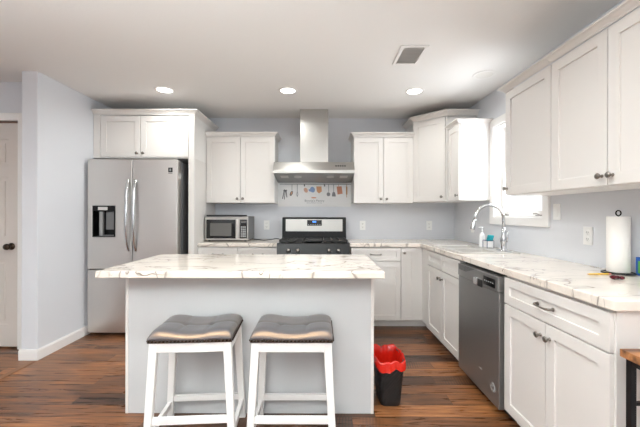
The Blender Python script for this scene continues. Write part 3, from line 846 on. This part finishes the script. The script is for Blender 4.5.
printed('printed_rail', M['inkgrey'], lines=[(PX(279), PZ(184.8), PX(350), PZ(184.8), 0.004)])
zt = PZ(185)
printed('printed_tongs', M['ink'], lines=[(PX(283.6), PZ(190), PX(281.6), PZ(199.5), 0.006), (PX(284.4), PZ(191), PX(283.4), PZ(200), 0.005), (PX(285), PZ(190.5), PX(286), PZ(198), 0.006), (PX(282.5), PZ(191.5), PX(286), PZ(191), 0.010)])
printed('printed_spoon', M['ink'], polys=[ell(PX(290.4), PZ(194), 0.017, 0.034, rot=-0.4)], lines=[(PX(291), zt, PX(291), PZ(191), 0.003)])
printed('printed_spoon_bowl', M['inkorange'], polys=[[(x, z) for x, z in ell(PX(290.5), PZ(193.8), 0.007, 0.022, rot=-0.4)]], th=0.002)
printed('printed_whisk', M['inkgrey'], lines=[(PX(296.3), zt, PX(296.3), PZ(192), 0.0035)] + [(PX(296.3), PZ(192), PX(296.3) + s * 0.012, PZ(195), 0.002) for s in (-1, 0, 1)] + [(PX(296.3) + s * 0.012, PZ(195), PX(296.3), PZ(197.3), 0.002) for s in (-1, 0, 1)])
printed('printed_oven_mitt', M['inkpink'], polys=[ell(PX(304.8), PZ(190.8), 0.024, 0.033, rot=0.5)])
printed('printed_oven_mitt', M['inkblue'], polys=[ell(PX(311.5), PZ(190.2), 0.031, 0.037, rot=0.3), ell(PX(308.9), PZ(191), 0.012, 0.02, rot=0.9)])
printed('printed_pot_holder', M['inkorange'], polys=[[(PX(315.2), PZ(187)), (PX(320.4), PZ(187)), (PX(320.8), PZ(192)), (PX(318), PZ(194)), (PX(315.8), PZ(192))]])
for hx in (302.9, 323.0): printed('printed_hook', M['ink'], polys=[[(PX(hx), PZ(184.5)), (PX(hx + 1.1), PZ(184.5)), (PX(hx + 1.1), PZ(187)), (PX(hx), PZ(187))]])
printed('printed_strainer', M['inkgrey'], polys=[ell(PX(327.4), PZ(194.8), 0.023, 0.025)], lines=[(PX(327.6), zt, PX(327.6), PZ(192.5), 0.0035)])
printed('printed_masher', M['inkgrey'], polys=[ell(PX(332.7), PZ(194), 0.019, 0.02), [(PX(331), PZ(194.5)), (PX(334.5), PZ(194.5)), (PX(334.7), PZ(197)), (PX(330.9), PZ(197))]], lines=[(PX(332.6), zt, PX(332.6), PZ(192.5), 0.0035)])
printed('printed_cutting_board', M['inkred'], polys=[[(PX(335.6), PZ(187.2)), (PX(340.5), PZ(186.8)), (PX(341.6), PZ(194.2)), (PX(336.5), PZ(195))]], lines=[(PX(337.6), zt, PX(337.6), PZ(187), 0.003)])
printed('printed_rolling_pin', M['inkbrown'], polys=[[(PX(344.9), PZ(187.2)), (PX(346.3), PZ(187.2)), (PX(346.3), PZ(195)), (PX(344.9), PZ(195))]], lines=[(PX(345.6), zt, PX(345.6), PZ(197.8), 0.004)])
printed('printed_loaf', M['inkred'], polys=[ell(PX(312.7), PZ(198.3), 0.034, 0.008)])


def text(name, s, size, m_, parent, loc, rot, ext=0.0006, align='CENTER'):
    cu = bpy.data.curves.new(name, 'FONT'); cu.body = s; cu.size = size; cu.extrude = ext; cu.align_x = align; cu.align_y = 'CENTER'; cu.resolution_u = 3
    tmp = bpy.data.objects.new('tmp', cu); COL.objects.link(tmp)
    dg = bpy.context.evaluated_depsgraph_get(); me = bpy.data.meshes.new_from_object(tmp.evaluated_get(dg)); bpy.data.objects.remove(tmp)
    me.materials.clear(); me.materials.append(m_)
    o = bpy.data.objects.new(name, me); COL.objects.link(o); o.parent = parent; o.location = loc; o.rotation_euler = rot
    return o


text('lettering', "Bonnie's Pantry", 0.040, M['inkgrey'], pn, (PX(313.4), FY - 0.0006, PZ(201.3)), (PI / 2, 0, 0))
text('small_print', 'made with love every day', 0.019, M['inkgrey'], pn, (PX(313.4), FY - 0.0006, PZ(203.4)), (PI / 2, 0, 0))

# ------------------------------------------------------------------ range
rg = thing('gas_range', 'black gas range with stainless control backguard under the hood', 'range', (HX, 3.50, 0)); rw = 0.386
bm = newb(); box(bm, -rw, rw, 0.045, 0.70, 0.03, 0.925); obj('body', bm, M['black'], rg, bevel=0.003)
bm = newb(); box(bm, -rw - 0.001, rw + 0.001, 0.03, 0.52, 0.925, 0.935); obj('cooktop', bm, M['black'], rg, bevel=0.002)
bm = newb()
vs = [(0.0, 0.80), (0.03, 0.93), (0.046, 0.93), (0.046, 0.80)]
p = [bm.verts.new((-rw, y, z)) for y, z in vs]; q_ = [bm.verts.new((rw, y, z)) for y, z in vs]
bm.faces.new(p); bm.faces.new(list(reversed(q_)))
for k in range(4): bm.faces.new((p[k], q_[k], q_[(k + 1) % 4], p[(k + 1) % 4]))
cp = obj('control_panel', bm, M['black'], rg, bevel=0.002)
for x in (-0.262, -0.162, 0.165, 0.265):
    bm = newb(); mx = Matrix.Translation((x, 0.0125, 0.857)) @ Matrix.Rotation(PI / 2 - 0.2, 4, 'X')
    lathe(bm, [(0.022, 0), (0.022, 0.006), (0.017, 0.010), (0.016, 0.032), (0.013, 0.035), (0, 0.035)], 20, mx); obj('burner_knob', bm, M['nickel'], rg, smooth=True)
bm = newb(); box(bm, -rw + 0.004, rw - 0.004, 0.005, 0.044, 0.22, 0.795); dr_ = obj('oven_door', bm, M['black'], rg, bevel=0.003)
bm = newb(); tube(bm, [(-0.31, 0.006, 0.74), (-0.31, -0.035, 0.74)], 0.008); tube(bm, [(0.31, 0.006, 0.74), (0.31, -0.035, 0.74)], 0.008); tube(bm, [(-0.34, -0.035, 0.74), (0.34, -0.035, 0.74)], 0.012); obj('oven_handle', bm, M['chrome'], dr_, smooth=True)
bm = newb(); box(bm, -rw + 0.004, rw - 0.004, 0.01, 0.044, 0.05, 0.21); obj('warming_drawer', bm, M['black'], rg, bevel=0.003)
for cx in (-0.235, 0.235):
    bm = newb()
    for yy in (0.06, 0.17, 0.28, 0.39, 0.49): box(bm, cx - 0.125, cx + 0.125, yy - 0.006, yy + 0.006, 0.952, 0.966)
    for xx in (-0.125, -0.04, 0.04, 0.125): box(bm, cx + xx - 0.006, cx + xx + 0.006, 0.055, 0.495, 0.952, 0.966)
    for xx in (-0.12, 0.12):
        for yy in (0.06, 0.275, 0.49): box(bm, cx + xx - 0.006, cx + xx + 0.006, yy - 0.006, yy + 0.006, 0.935, 0.953)
    obj('grate', bm, M['iron'], rg)
bm = newb(); box(bm, -0.095, 0.095, 0.06, 0.49, 0.950, 0.962)
for xx in (-0.085, 0.085):
    for yy in (0.07, 0.48): box(bm, xx - 0.006, xx + 0.006, yy - 0.006, yy + 0.006, 0.935, 0.951)
obj('griddle', bm, M['iron'], rg, bevel=0.003)
for (x, y, r) in ((-0.235, 0.14, 0.045), (-0.235, 0.39, 0.038), (0.235, 0.14, 0.048), (0.235, 0.39, 0.036)):
    bm = newb(); lathe(bm, [(r, 0.9355), (r, 0.942), (r * 0.75, 0.943), (r * 0.72, 0.949), (0, 0.950)], 24, Matrix.Translation((x, y, 0))); obj('burner', bm, M['iron'], rg, smooth=True)
bm = newb()
vs = [(0.46, 0.935), (0.475, 1.195), (0.50, 1.205), (0.60, 1.205), (0.62, 0.935)]
p = [bm.verts.new((-0.381, y, z)) for y, z in vs]; q_ = [bm.verts.new((0.381, y, z)) for y, z in vs]
bm.faces.new(p); bm.faces.new(list(reversed(q_)))
for k in range(5): bm.faces.new((p[k], q_[k], q_[(k + 1) % 5], p[(k + 1) % 5]))
bg = obj('backguard', bm, M['black'], rg, bevel=0.004)
tl = Matrix.Translation((0, 0.4665, 1.10)) @ Matrix.Rotation(-0.0577, 4, 'X')
bm = newb(); box(bm, -0.338, 0.338, -0.002, 0.004, -0.062, 0.082, tl); sp_ = obj('steel_fascia', bm, M['steel_h'], bg, bevel=0.001)
bm = newb(); box(bm, -0.083, 0.092, -0.005, 0.0, 0.004, 0.072, tl); cl = obj('clock_display', bm, M['glassdark'], bg, bevel=0.001)
bm = newb(); box(bm, -0.018, 0.024, -0.0065, -0.005, 0.044, 0.060, tl); obj('clock_digits', bm, M['blueled'], cl)
bm = newb()
for k in range(6): box(bm, -0.072 + k * 0.027, -0.060 + k * 0.027, -0.0065, -0.005, 0.014, 0.020, tl)
obj('touch_buttons', bm, M['greykey'], cl)

# ------------------------------------------------------------------ microwave
mw = thing('microwave', 'stainless steel countertop microwave on the counter left of range', 'microwave', (-1.315, 3.80, CT + 0.0005)); W_, H_ = 0.496, 0.285; Dm = 0.36
bm = newb(); box(bm, 0, W_, 0.012, Dm, 0.014, H_); obj('body', bm, M['steel_side'], mw, bevel=0.004)
bm = newb(); box(bm, 0.0, W_, 0.0, 0.0115, 0.014, H_ - 0.006); obj('face', bm, M['steel_h'], mw, bevel=0.002)
bm = newb(); box(bm, 0.02, 0.352, -0.005, 0.0, 0.035, H_ - 0.035); dd = obj('door', bm, M['glassdark'], mw, bevel=0.002)
bm = newb(); box(bm, 0.062, 0.305, -0.0065, -0.005, 0.062, H_ - 0.075); obj('door_window', bm, M['mwscreen'], dd)
bm = newb(); box(bm, 0.362, 0.392, -0.024, -0.002, 0.032, H_ - 0.032); obj('handle', bm, M['steel'], dd, bevel=0.004)
bm = newb(); box(bm, 0.402, W_ - 0.014, -0.005, 0.0, 0.035, H_ - 0.035); kp = obj('control_panel', bm, M['glassdark'], mw, bevel=0.002)
bm = newb(); box(bm, 0.412, W_ - 0.024, -0.0065, -0.005, H_ - 0.072, H_ - 0.05); obj('display', bm, M['mwscreen'], kp)
bm = newb()
for i in range(3):
    for j in range(5): box(bm, 0.414 + i * 0.02, 0.430 + i * 0.02, -0.0065, -0.005, 0.05 + j * 0.026, 0.071 + j * 0.026)
obj('keypad', bm, M['greykey'], kp)
for x in (0.04, W_ - 0.04):
    for y in (0.04, Dm - 0.04):
        bm = newb(); lathe(bm, [(0.012, 0), (0.014, 0.014)], 14, Matrix.Translation((x, y, 0))); obj('foot', bm, M['blackmat'], mw)
bm = newb(); box(bm, 0.01, 0.42, 0.02, 0.3, H_ + 0.0005, H_ + 0.018); tag(obj('baking_tray', bm, M['blackmat'], bevel=0.006), 'thin black tray lying on top of the microwave', 'tray').location = (-1.315, 3.80, CT + 0.0005)
bm = newb(); pts = [(-0.835, 4.13, CT + 0.006), (-0.74, 4.02, CT + 0.006), (-0.66, 3.93, CT + 0.006), (-0.58, 3.96, CT + 0.012), (-0.53, 4.0, CT + 0.02), (-0.49, 4.02, CT + 0.014)]
pts = [(x + 1.315, y - 3.80, z - CT - 0.0005) for x, y, z in pts]
tube(bm, pts, 0.005, 8); obj('power_cord', bm, M['rubber'], mw, smooth=True)

# ------------------------------------------------------------------ dishwasher
DWW = 0.608
dw = thing('dishwasher', 'stainless steel dishwasher under the right counter', 'dishwasher', (RF, 2.608, 0), -PI / 2)
bm = newb(); box(bm, 0.004, DWW - 0.004, 0.02, 0.57, 0.09, CB - 0.004); obj('tub', bm, M['blackmat'], dw)
bm = newb(); box(bm, 0.006, DWW - 0.006, 0.05, 0.56, 0.001, 0.09); obj('toe_kick', bm, M['blackmat'], dw)
bm = newb(); box(bm, 0.006, DWW - 0.014, -0.036, 0.018, 0.062, 0.772); dd = obj('door', bm, M['steel_dark'], dw, bevel=0.004)
bm = newb(); box(bm, 0.006, DWW - 0.014, -0.042, 0.018, 0.775, CB - 0.020); pc = obj('control_fascia', bm, M['steel_dark'], dw, bevel=0.005)
bm = newb(); box(bm, 0.335, 0.40, -0.046, -0.0405, 0.76, 0.81); obj('pocket_handle', bm, M['blackmat'], pc, bevel=0.004)
bm = newb(); box(bm, 0.28, 0.334, -0.049, -0.0405, 0.765, 0.815); obj('grip_highlight', bm, M['chrome'], pc, bevel=0.012)
bm = newb(); box(bm, 0.415, 0.56, -0.0445, -0.040, 0.79, 0.845); cpn = obj('control_display', bm, M['glassdark'], pc, bevel=0.002)
bm = newb()
for k in range(5): box(bm, 0.430 + k * 0.025, 0.443 + k * 0.025, -0.0455, -0.0443, 0.815, 0.822)
obj('button_marks', bm, M['greykey'], cpn)
bm = newb()
for k in range(5): box(bm, 0.03, 0.28 - 0.03 * (4 - k), -0.0435, -0.0415, 0.826 + k * 0.008, 0.829 + k * 0.008)
obj('vent_slots', bm, M['blackmat'], pc)
bm = newb(); lathe(bm, [(0.030, 0), (0.030, 0.002), (0.024, 0.0022), (0.024, 0.0008), (0.0, 0.0008)], 28, Matrix.Translation((0.525, -0.036, 0.165)) @ Matrix.Rotation(PI / 2, 4, 'X')); em = obj('emblem', bm, M['greykey'], dd)
text('emblem_letter', 'w', 0.036, M['steel_dark'], em, (0.525, -0.0385, 0.168), (PI / 2, 0, 0), 0.0008)
bm = newb(); box(bm, 0.34, 0.385, -0.0372, -0.0358, 0.208, 0.212); obj('scratch_mark', bm, M['sticker'], dd)

# ------------------------------------------------------------------ island
isl = thing('kitchen_island', 'white kitchen island with plain front panel behind the stools', 'island', (-1.212, 2.08, 0)); W_ = 1.549; Di = 0.62
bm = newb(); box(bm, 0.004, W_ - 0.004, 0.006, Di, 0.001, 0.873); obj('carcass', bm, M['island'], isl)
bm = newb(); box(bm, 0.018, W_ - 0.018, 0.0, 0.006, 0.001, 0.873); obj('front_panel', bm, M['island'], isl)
for x0 in (0.0, W_ - 0.018):
    bm = newb(); box(bm, x0, x0 + 0.018, -0.004, 0.014, 0.001, 0.873); obj('corner_trim', bm, M['cab'], isl, bevel=0.002)
for k in range(3):
    a = 0.02 + k * (W_ - 0.04) / 3; b_ = a + (W_ - 0.04) / 3
    # doors on the kitchen side
    d = shaker(isl, 'door', -b_ + G, -a - G, 0.1, 0.86, y=-Di, knob=(-b_ + 0.04, 0.78)); d.rotation_euler = (0, 0, PI)
bm = newb(); box(bm, -1.298, 0.3745, 1.92, 2.736, 0.874, 0.914)
tag(obj('island_countertop', bm, M['marble'], bevel=0.005), 'veined white marble-look island top overhanging above the two stools', 'countertop')

# ------------------------------------------------------------------ stools
def make_stool(label):
    t = thing('bar_stool', label, 'stool', (0, 0, 0), 0, 'saddle stools at the island')
    sw, sd_ = 0.427, 0.33; z0 = 0.584
    # cushion
    bm = newb(); nx, ny = 40, 30; V = {}
    for i in range(nx + 1):
        for j in range(ny + 1):
            u = -1 + 2 * i / nx; v = -1 + 2 * j / ny
            ex = 1 - abs(u) ** 9; ey = 1 - abs(v) ** 7
            z = z0 + 0.016 + 0.026 * (max(0, ex) ** 0.5) * (max(0, ey) ** 0.5) + 0.020 * (math.sin(abs(u) * PI * 0.62) ** 2) * (0.45 + 0.55 * max(0, ey))
            z -= 0.004 * math.exp(-(v / 0.05) ** 2)
            for uu in (-0.34, 0.34): z -= 0.004 * math.exp(-((u - uu) / 0.035) ** 2) * (1 - abs(v) ** 6)
            for uu in (-0.34, 0.34): z -= 0.008 * math.exp(-((u - uu) / 0.07) ** 2 - (v / 0.10) ** 2)
            z += 0.004 * math.cos(v * PI) * -1 * ex
            V[i, j] = bm.verts.new((u * sw / 2, v * sd_ / 2, z))
    for i in range(nx):
        for j in range(ny): bm.faces.new((V[i, j], V[i + 1, j], V[i + 1, j + 1], V[i, j + 1]))
    rim = [V[i, 0] for i in range(nx + 1)] + [V[nx, j] for j in range(1, ny + 1)] + [V[i, ny] for i in range(nx - 1, -1, -1)] + [V[0, j] for j in range(ny - 1, 0, -1)]
    low = [bm.verts.new((v.co.x, v.co.y, z0)) for v in rim]; n = len(rim)
    for k in range(n): bm.faces.new((low[k], low[(k + 1) % n], rim[(k + 1) % n], rim[k]))
    bm.faces.new(list(reversed(low)))
    cu = obj('cushion', bm, M['leather'], t, smooth=False)
    for p in cu.data.polygons: p.use_smooth = len(p.vertices) == 4
    cu.modifiers.new('wn', 'WEIGHTED_NORMAL')
    bm = newb()
    def nail(x, y): 
        m_ = bmesh.ops.create_icosphere(bm, subdivisions=1, radius=0.0072, matrix=Matrix.Translation((x, y, z0 + 0.009)))
    for k in range(23):
        x = -sw / 2 + 0.007 + k * (sw - 0.014) / 22; nail(x, -sd_ / 2 - 0.001); nail(x, sd_ / 2 + 0.001)
    for k in range(17):
        y = -sd_ / 2 + 0.012 + k * (sd_ - 0.024) / 16; nail(-sw / 2 - 0.001, y); nail(sw / 2 + 0.001, y)
    obj('nailhead_trim', bm, M['bronze'], cu, smooth=True)
    # apron
    bm = newb(); a, b_ = sw / 2 - 0.008, sd_ / 2 - 0.008; th = 0.02
    cells(bm, [-a, -a + th, a - th, a], [-b_, -b_ + th, b_ - th, b_], lambda i, j: not (i == 1 and j == 1), z0 - 0.052, z0 - 0.001)
    obj('apron', bm, M['stool_wood'], t, bevel=0.002)
    top = (a - 0.019, b_ - 0.017); foot = (a + 0.012, b_ + 0.004)
    def legp(sx, sy, z):
        u = 1 - z / (z0 - 0.001); return (sx * (top[0] + (foot[0] - top[0]) * u), sy * (top[1] + (foot[1] - top[1]) * u), z)
    for sx in (-1, 1):
        for sy in (-1, 1):
            bm = newb(); beam(bm, legp(sx, sy, 0.0), legp(sx, sy, z0 - 0.0015), 0.036, 0.032, 0.042, 0.036); obj('leg', bm, M['stool_wood'], t, bevel=0.003)
    for sy, z in ((-1, 0.182), (1, 0.130)):
        p0, p1 = legp(-1, sy, z), legp(1, sy, z); bm = newb(); box(bm, p0[0] + 0.018, p1[0] - 0.018, p0[1] - 0.011, p0[1] + 0.011, z - 0.017, z + 0.017); obj('stretcher', bm, M['stool_wood'], t, bevel=0.002)
    for sx in (-1, 1):
        z = 0.10; p0, p1 = legp(sx, -1, z), legp(sx, 1, z); bm = newb(); box(bm, p0[0] - 0.011, p0[0] + 0.011, p0[1] + 0.016, p1[1] - 0.016, z - 0.017, z + 0.017); obj('stretcher', bm, M['stool_wood'], t, bevel=0.002)
    return t


s1 = make_stool('left white saddle stool with grey tufted leather seat, angled at the island')
s2 = copy_tree(s1); s2['label'] = 'right white saddle stool with grey tufted leather seat, square to the island'
s1.location = (-0.679, 1.875, 0); s1.rotation_euler = (0, 0, math.radians(3.8))
s2.location = (-0.146, 1.878, 0)

# ------------------------------------------------------------------ waste bin and liner
bn = thing('waste_bin', 'small black woven-pattern waste bin right of the island', 'bin', (0.464, 2.275, 0))
def rr(hx, hy, n=10, p=5.0):
    out = []
    for k in range(4 * n):
        a = 2 * PI * k / (4 * n); c, s = math.cos(a), math.sin(a); q = (abs(c) ** p + abs(s) ** p) ** (-1 / p)
        out.append((hx * c * q, hy * s * q))
    return out
bm = newb(); rings = []
BH = 0.285
for kz in range(25):
    u = kz / 24; hx, hy = 0.068 + 0.026 * u, 0.115 + 0.022 * u; ring = []
    for k, (x, y) in enumerate(rr(hx, hy, 14)):
        wv = 1 + (0.012 if (kz + k) % 2 else -0.004) * (1 if 1 < kz < 23 else 0)
        ring.append(bm.verts.new((x * wv, y * wv, 0.001 + BH * u)))
    rings.append(ring)
n = len(rings[0])
for a, b_ in zip(rings, rings[1:]):
    for k in range(n): bm.faces.new((a[k], a[(k + 1) % n], b_[(k + 1) % n], b_[k]))
bm.faces.new(list(reversed(rings[0])))
inn = [bm.verts.new((x, y, 0.001 + BH)) for x, y in rr(0.088, 0.131, 14)]; inb = [bm.verts.new((x, y, 0.008)) for x, y in rr(0.062, 0.109, 14)]
for k in range(n):
    q = (k + 1) % n; bm.faces.new((rings[-1][k], rings[-1][q], inn[q], inn[k])); bm.faces.new((inn[k], inn[q], inb[q], inb[k]))
bm.faces.new(inb)
obj('bin_body', bm, M['bin'], bn)
bm = newb(); rings = []; random.seed(3)
prof = [(-0.032, -0.20), (-0.022, -0.11), (-0.012, -0.03), (-0.004, 0.008), (0.004, 0.014), (0.010, 0.004), (0.012, -0.012), (0.013, -0.024)]
base = rr(0.092, 0.134, 26); n = len(base)
ph = [random.random() * 6.28 for _ in range(6)]
for pi_, (o_, dz) in enumerate(prof):
    ring = []
    for k, (x, y) in enumerate(base):
        r = math.hypot(x, y); a = 2 * PI * k / n
        wob = 0.004 * math.sin(7 * a + ph[0] + pi_) + 0.003 * math.sin(13 * a + ph[1] + 2 * pi_) + 0.006 * random.random()
        zz = dz + (0.006 * math.sin(5 * a + ph[2]) + 0.005 * math.sin(11 * a + ph[3]))
        if pi_ >= 6: zz -= 0.012 * max(0, math.sin(3 * a + 0.8)) + (0.016 if y < -0.08 else 0.0)
        if pi_ < 3: o2 = -abs(wob) * 0.9
        else: o2 = abs(wob) * (0.3 if pi_ < 4 else 0.8)
        s_ = (r + o_ + o2) / r
        ring.append(bm.verts.new((x * s_, y * s_, BH + zz)))
    rings.append(ring)
for a, b_ in zip(rings, rings[1:]):
    for k in range(n): bm.faces.new((a[k], a[(k + 1) % n], b_[(k + 1) % n], b_[k]))
bm.faces.new(rings[0])
lo_ = obj('bin_liner', bm, M['bag'], smooth=True); lo_.location = (0.464, 2.275, 0)
tag(lo_, 'crumpled red plastic bag lining the black waste bin', 'bag')

# ------------------------------------------------------------------ things on the right counter
pt = thing('paper_towel_holder', 'black wire paper towel holder on the right counter', 'paper towel holder', (1.622, 1.81, CT + 0.0005))
bm = newb(); tube(bm, [(0.072 * math.cos(a), 0.072 * math.sin(a), 0.004) for a in [2 * PI * k / 24 for k in range(25)]], 0.0035, 8)
tube(bm, [(-0.072, 0, 0.004), (0.072, 0, 0.004)], 0.0035, 8); tube(bm, [(0, -0.072, 0.004), (0, 0.072, 0.004)], 0.0035, 8); obj('base', bm, M['blacksteel'], pt)
bm = newb(); tube(bm, [(0, 0, 0.004), (0, 0, 0.315)], 0.004, 8); obj('post', bm, M['blacksteel'], pt)
bm = newb(); tube(bm, [(0.014 * math.cos(a), 0, 0.327 + 0.014 * math.sin(a)) for a in [-PI / 2 + 2 * PI * k / 20 for k in range(21)]], 0.0035, 8); obj('loop', bm, M['blacksteel'], pt)
bm = newb(); lathe(bm, [(0.049, 0), (0.051, 0.002), (0.051, 0.298), (0.049, 0.30), (0.018, 0.30), (0.018, 0.0), (0.049, 0.0)], 48, cap=False)
o = obj('paper_towel_roll', bm, M['paper']); o.location = (1.622, 1.81, CT + 0.009); tag(o, 'white paper towel roll standing on the right counter', 'paper towel roll')
for p in o.data.polygons: p.use_smooth = abs(p.normal.z) < 0.5
pc = thing('pencil', 'yellow pencil lying in front of the paper towels', 'pencil', (1.425, 1.765, CT + 0.0042), math.radians(3))
bm = newb(); lathe(bm, [(0.004, 0.0), (0.004, 0.11)], 6, Matrix.Rotation(PI / 2, 4, 'Y')); obj('shaft', bm, M['pencil'], pc)
bm = newb(); lathe(bm, [(0.004, 0.0), (0.0, 0.014)], 6, Matrix.Translation((0, 0, 0)) @ Matrix.Rotation(-PI / 2, 4, 'Y')); obj('tip', bm, M['pencilwood'], pc)
bm = newb(); lathe(bm, [(0.0038, 0.11), (0.0038, 0.122)], 10, Matrix.Rotation(PI / 2, 4, 'Y')); obj('eraser', bm, M['eraser'], pc)
bm = newb()
for (x, y, r) in ((0, 0, 0.016), (0.020, 0.004, 0.014), (0.038, -0.003, 0.012)):
    bmesh.ops.create_icosphere(bm, subdivisions=2, radius=r, matrix=Matrix.Translation((x, y, r * 0.66)) @ Matrix.Scale(0.7, 4, (0, 0, 1)))
for v in bm.verts: v.co += Vector((random.uniform(-1, 1), random.uniform(-1, 1), random.uniform(-.5, .5))) * 0.0012
for v in bm.verts: v.co.z = max(v.co.z, 0)
o = obj('candy', bm, M['maroon']); o.location = (1.447, 1.64, CT + 0.0005); tag(o, 'small dark red wrapped candy on the counter near its edge', 'candy')
bx_ = thing('card_box', 'blue and green printed box leaning by the right wall', 'box', (1.674, 1.765, CT + 0.0005), -PI / 2)
bm = newb(); box(bm, 0, 0.17, 0, 0.022, 0, 0.095); obj('box_body', bm, M['bluebox'], bx_, bevel=0.001)
bm = newb(); box(bm, 0.014, 0.158, -0.0012, 0, 0.012, 0.075); obj('green_print', bm, M['greenbox'], bx_)

# ------------------------------------------------------------------ side table at the near right
tb = thing('side_table', 'rustic wood-topped side table with black metal legs at right edge', 'table', (1.085, 1.205, 0), 0)
bm = newb(); box(bm, 0, 0.52, -0.44, 0, 0.736, 0.764); obj('tabletop', bm, M['tablewood'], tb, bevel=0.002)
for x in (0.012, 0.488):
    for y in (-0.43, -0.032):
        bm = newb(); box(bm, x, x + 0.02, y, y + 0.02, 0, 0.735); obj('leg', bm, M['blacksteel'], tb, bevel=0.001)
for y in (-0.43, -0.032):
    bm = newb(); box(bm, 0.033, 0.487, y + 0.004, y + 0.016, 0.572, 0.584); box(bm, 0.033, 0.487, y + 0.002, y + 0.018, 0.715, 0.735); obj('rail', bm, M['blacksteel'], tb)
for x in (0.012, 0.488):
    bm = newb(); box(bm, x + 0.002, x + 0.018, -0.409, -0.033, 0.715, 0.735); obj('rail', bm, M['blacksteel'], tb)

# ------------------------------------------------------------------ outlets and switch
def outlet(label, loc, rotz, switch=False, h=0.115):
    t = thing('light_switch' if switch else 'power_outlet', label, 'switch' if switch else 'outlet', loc, rotz)
    bm = newb(); box(bm, -0.036, 0.036, -0.006, -0.0005, -h / 2, h / 2); pl = obj('plate', bm, M['plate'], t, bevel=0.002)
    if switch:
        bm = newb(); box(bm, -0.017, 0.017, -0.009, -0.006, -0.034, 0.034); obj('rocker', bm, M['plate'], t, bevel=0.002)
    else:
        for dz in (-0.021, 0.021):
            bm = newb(); mx = Matrix.Translation((0, -0.006, dz)) @ Matrix.Rotation(PI / 2, 4, 'X'); lathe(bm, [(0.017, 0), (0.017, 0.002), (0, 0.002)], 20, mx); so = obj('socket', bm, M['plate'], t)
            bm = newb(); box(bm, -0.008, -0.0055, -0.0085, -0.008, dz - 0.003, dz + 0.007); box(bm, 0.0055, 0.008, -0.0085, -0.008, dz - 0.003, dz + 0.007); box(bm, -0.002, 0.002, -0.0085, -0.008, dz - 0.011, dz - 0.007); obj('slots', bm, M['slot'], so)
    return t


outlet('white outlet on back wall between microwave and range', (-0.675, BACK, 1.103), 0)
outlet('white outlet on back wall just right of the range', (0.539, BACK, 1.10), 0)
outlet('white outlet on back wall below the diagonal corner cabinet', (1.382, BACK, 1.10), 0)
outlet('white outlet on right wall left of the window, behind the faucet', (RIGHT, 3.70, 1.10), -PI / 2)
outlet('white outlet on right wall beside the paper towels', (RIGHT, 2.108, 1.112), -PI / 2)
outlet('white rocker light switch on right wall beside the window', (RIGHT, 2.385, 1.265), -PI / 2, True)

# ------------------------------------------------------------------ ceiling fittings
def downlight(x, y, label, on=True, power=5):
    t = thing('recessed_light', label, 'ceiling light', (x, y, CEIL), 0, 'recessed ceiling lights')
    bm = newb(); lathe(bm, [(0.070, -0.001), (0.070, -0.006), (0.090, -0.006), (0.095, -0.001)], 40, cap=False)
    bm2 = bm; obj('trim_ring', bm2, M['trim'], t, smooth=True)
    bm = newb(); lathe(bm, [(0.0705, -0.001), (0.0705, -0.005), (0.0, -0.005)], 40, cap=False); obj('lens', bm, M['lamp'] if on else M['lampoff'], t)
    if on:
        l = area('downlight_lamp', (0, 0, -0.012), (0, 0, 0), 0.13, 0.13, power, (0.97, 1.0, 0.975), 'DISK', 160); l.parent = t
    return t


downlight(-1.52, 3.25, 'lit recessed ceiling light in front of the refrigerator')
downlight(-0.317, 3.26, 'lit recessed ceiling light in front of the range hood')
downlight(0.924, 3.27, 'lit recessed ceiling light in front of the corner cabinets')
downlight(1.417, 2.88, 'unlit recessed ceiling light over the sink', False)
for x, y in ((-1.52, 1.35), (-0.3, 1.35), (0.45, 1.30)):  # added row, out of view, to brighten island top and floor
    downlight(x, y, 'added unseen ceiling light above the near side of the island', True, 8)
for x, y in ((-1.5, -0.4), (0.5, -0.4), (-3.4, -1.6)):  # added lamps behind the camera, unseen, to even out the room light
    downlight(x, y, 'added unseen ceiling light for fill behind the camera', True, 6)

vt = thing('ceiling_vent', 'white rectangular air vent in the ceiling', 'vent', (0.58, 2.378, CEIL))
vw, vl = 0.20, 0.31
bm = newb(); cells(bm, [0, 0.025, vw - 0.025, vw], [0, 0.025, vl - 0.025, vl], lambda i, j: not (i == 1 and j == 1), -0.008, -0.0005); obj('frame', bm, M['trim'], vt, bevel=0.002)
bm = newb(); box(bm, 0.024, vw - 0.024, 0.024, vl - 0.024, -0.0015, -0.0005); obj('duct_back', bm, M['sticker'], vt)
bm = newb()
for k in range(12):
    y = 0.034 + k * (vl - 0.068) / 11; box(bm, 0.024, vw - 0.024, -0.008, 0.008, -0.0005, 0.0005, Matrix.Translation((0, y, -0.0055)) @ Matrix.Rotation(0.45, 4, 'X'))
obj('slats', bm, M['trim'], vt)
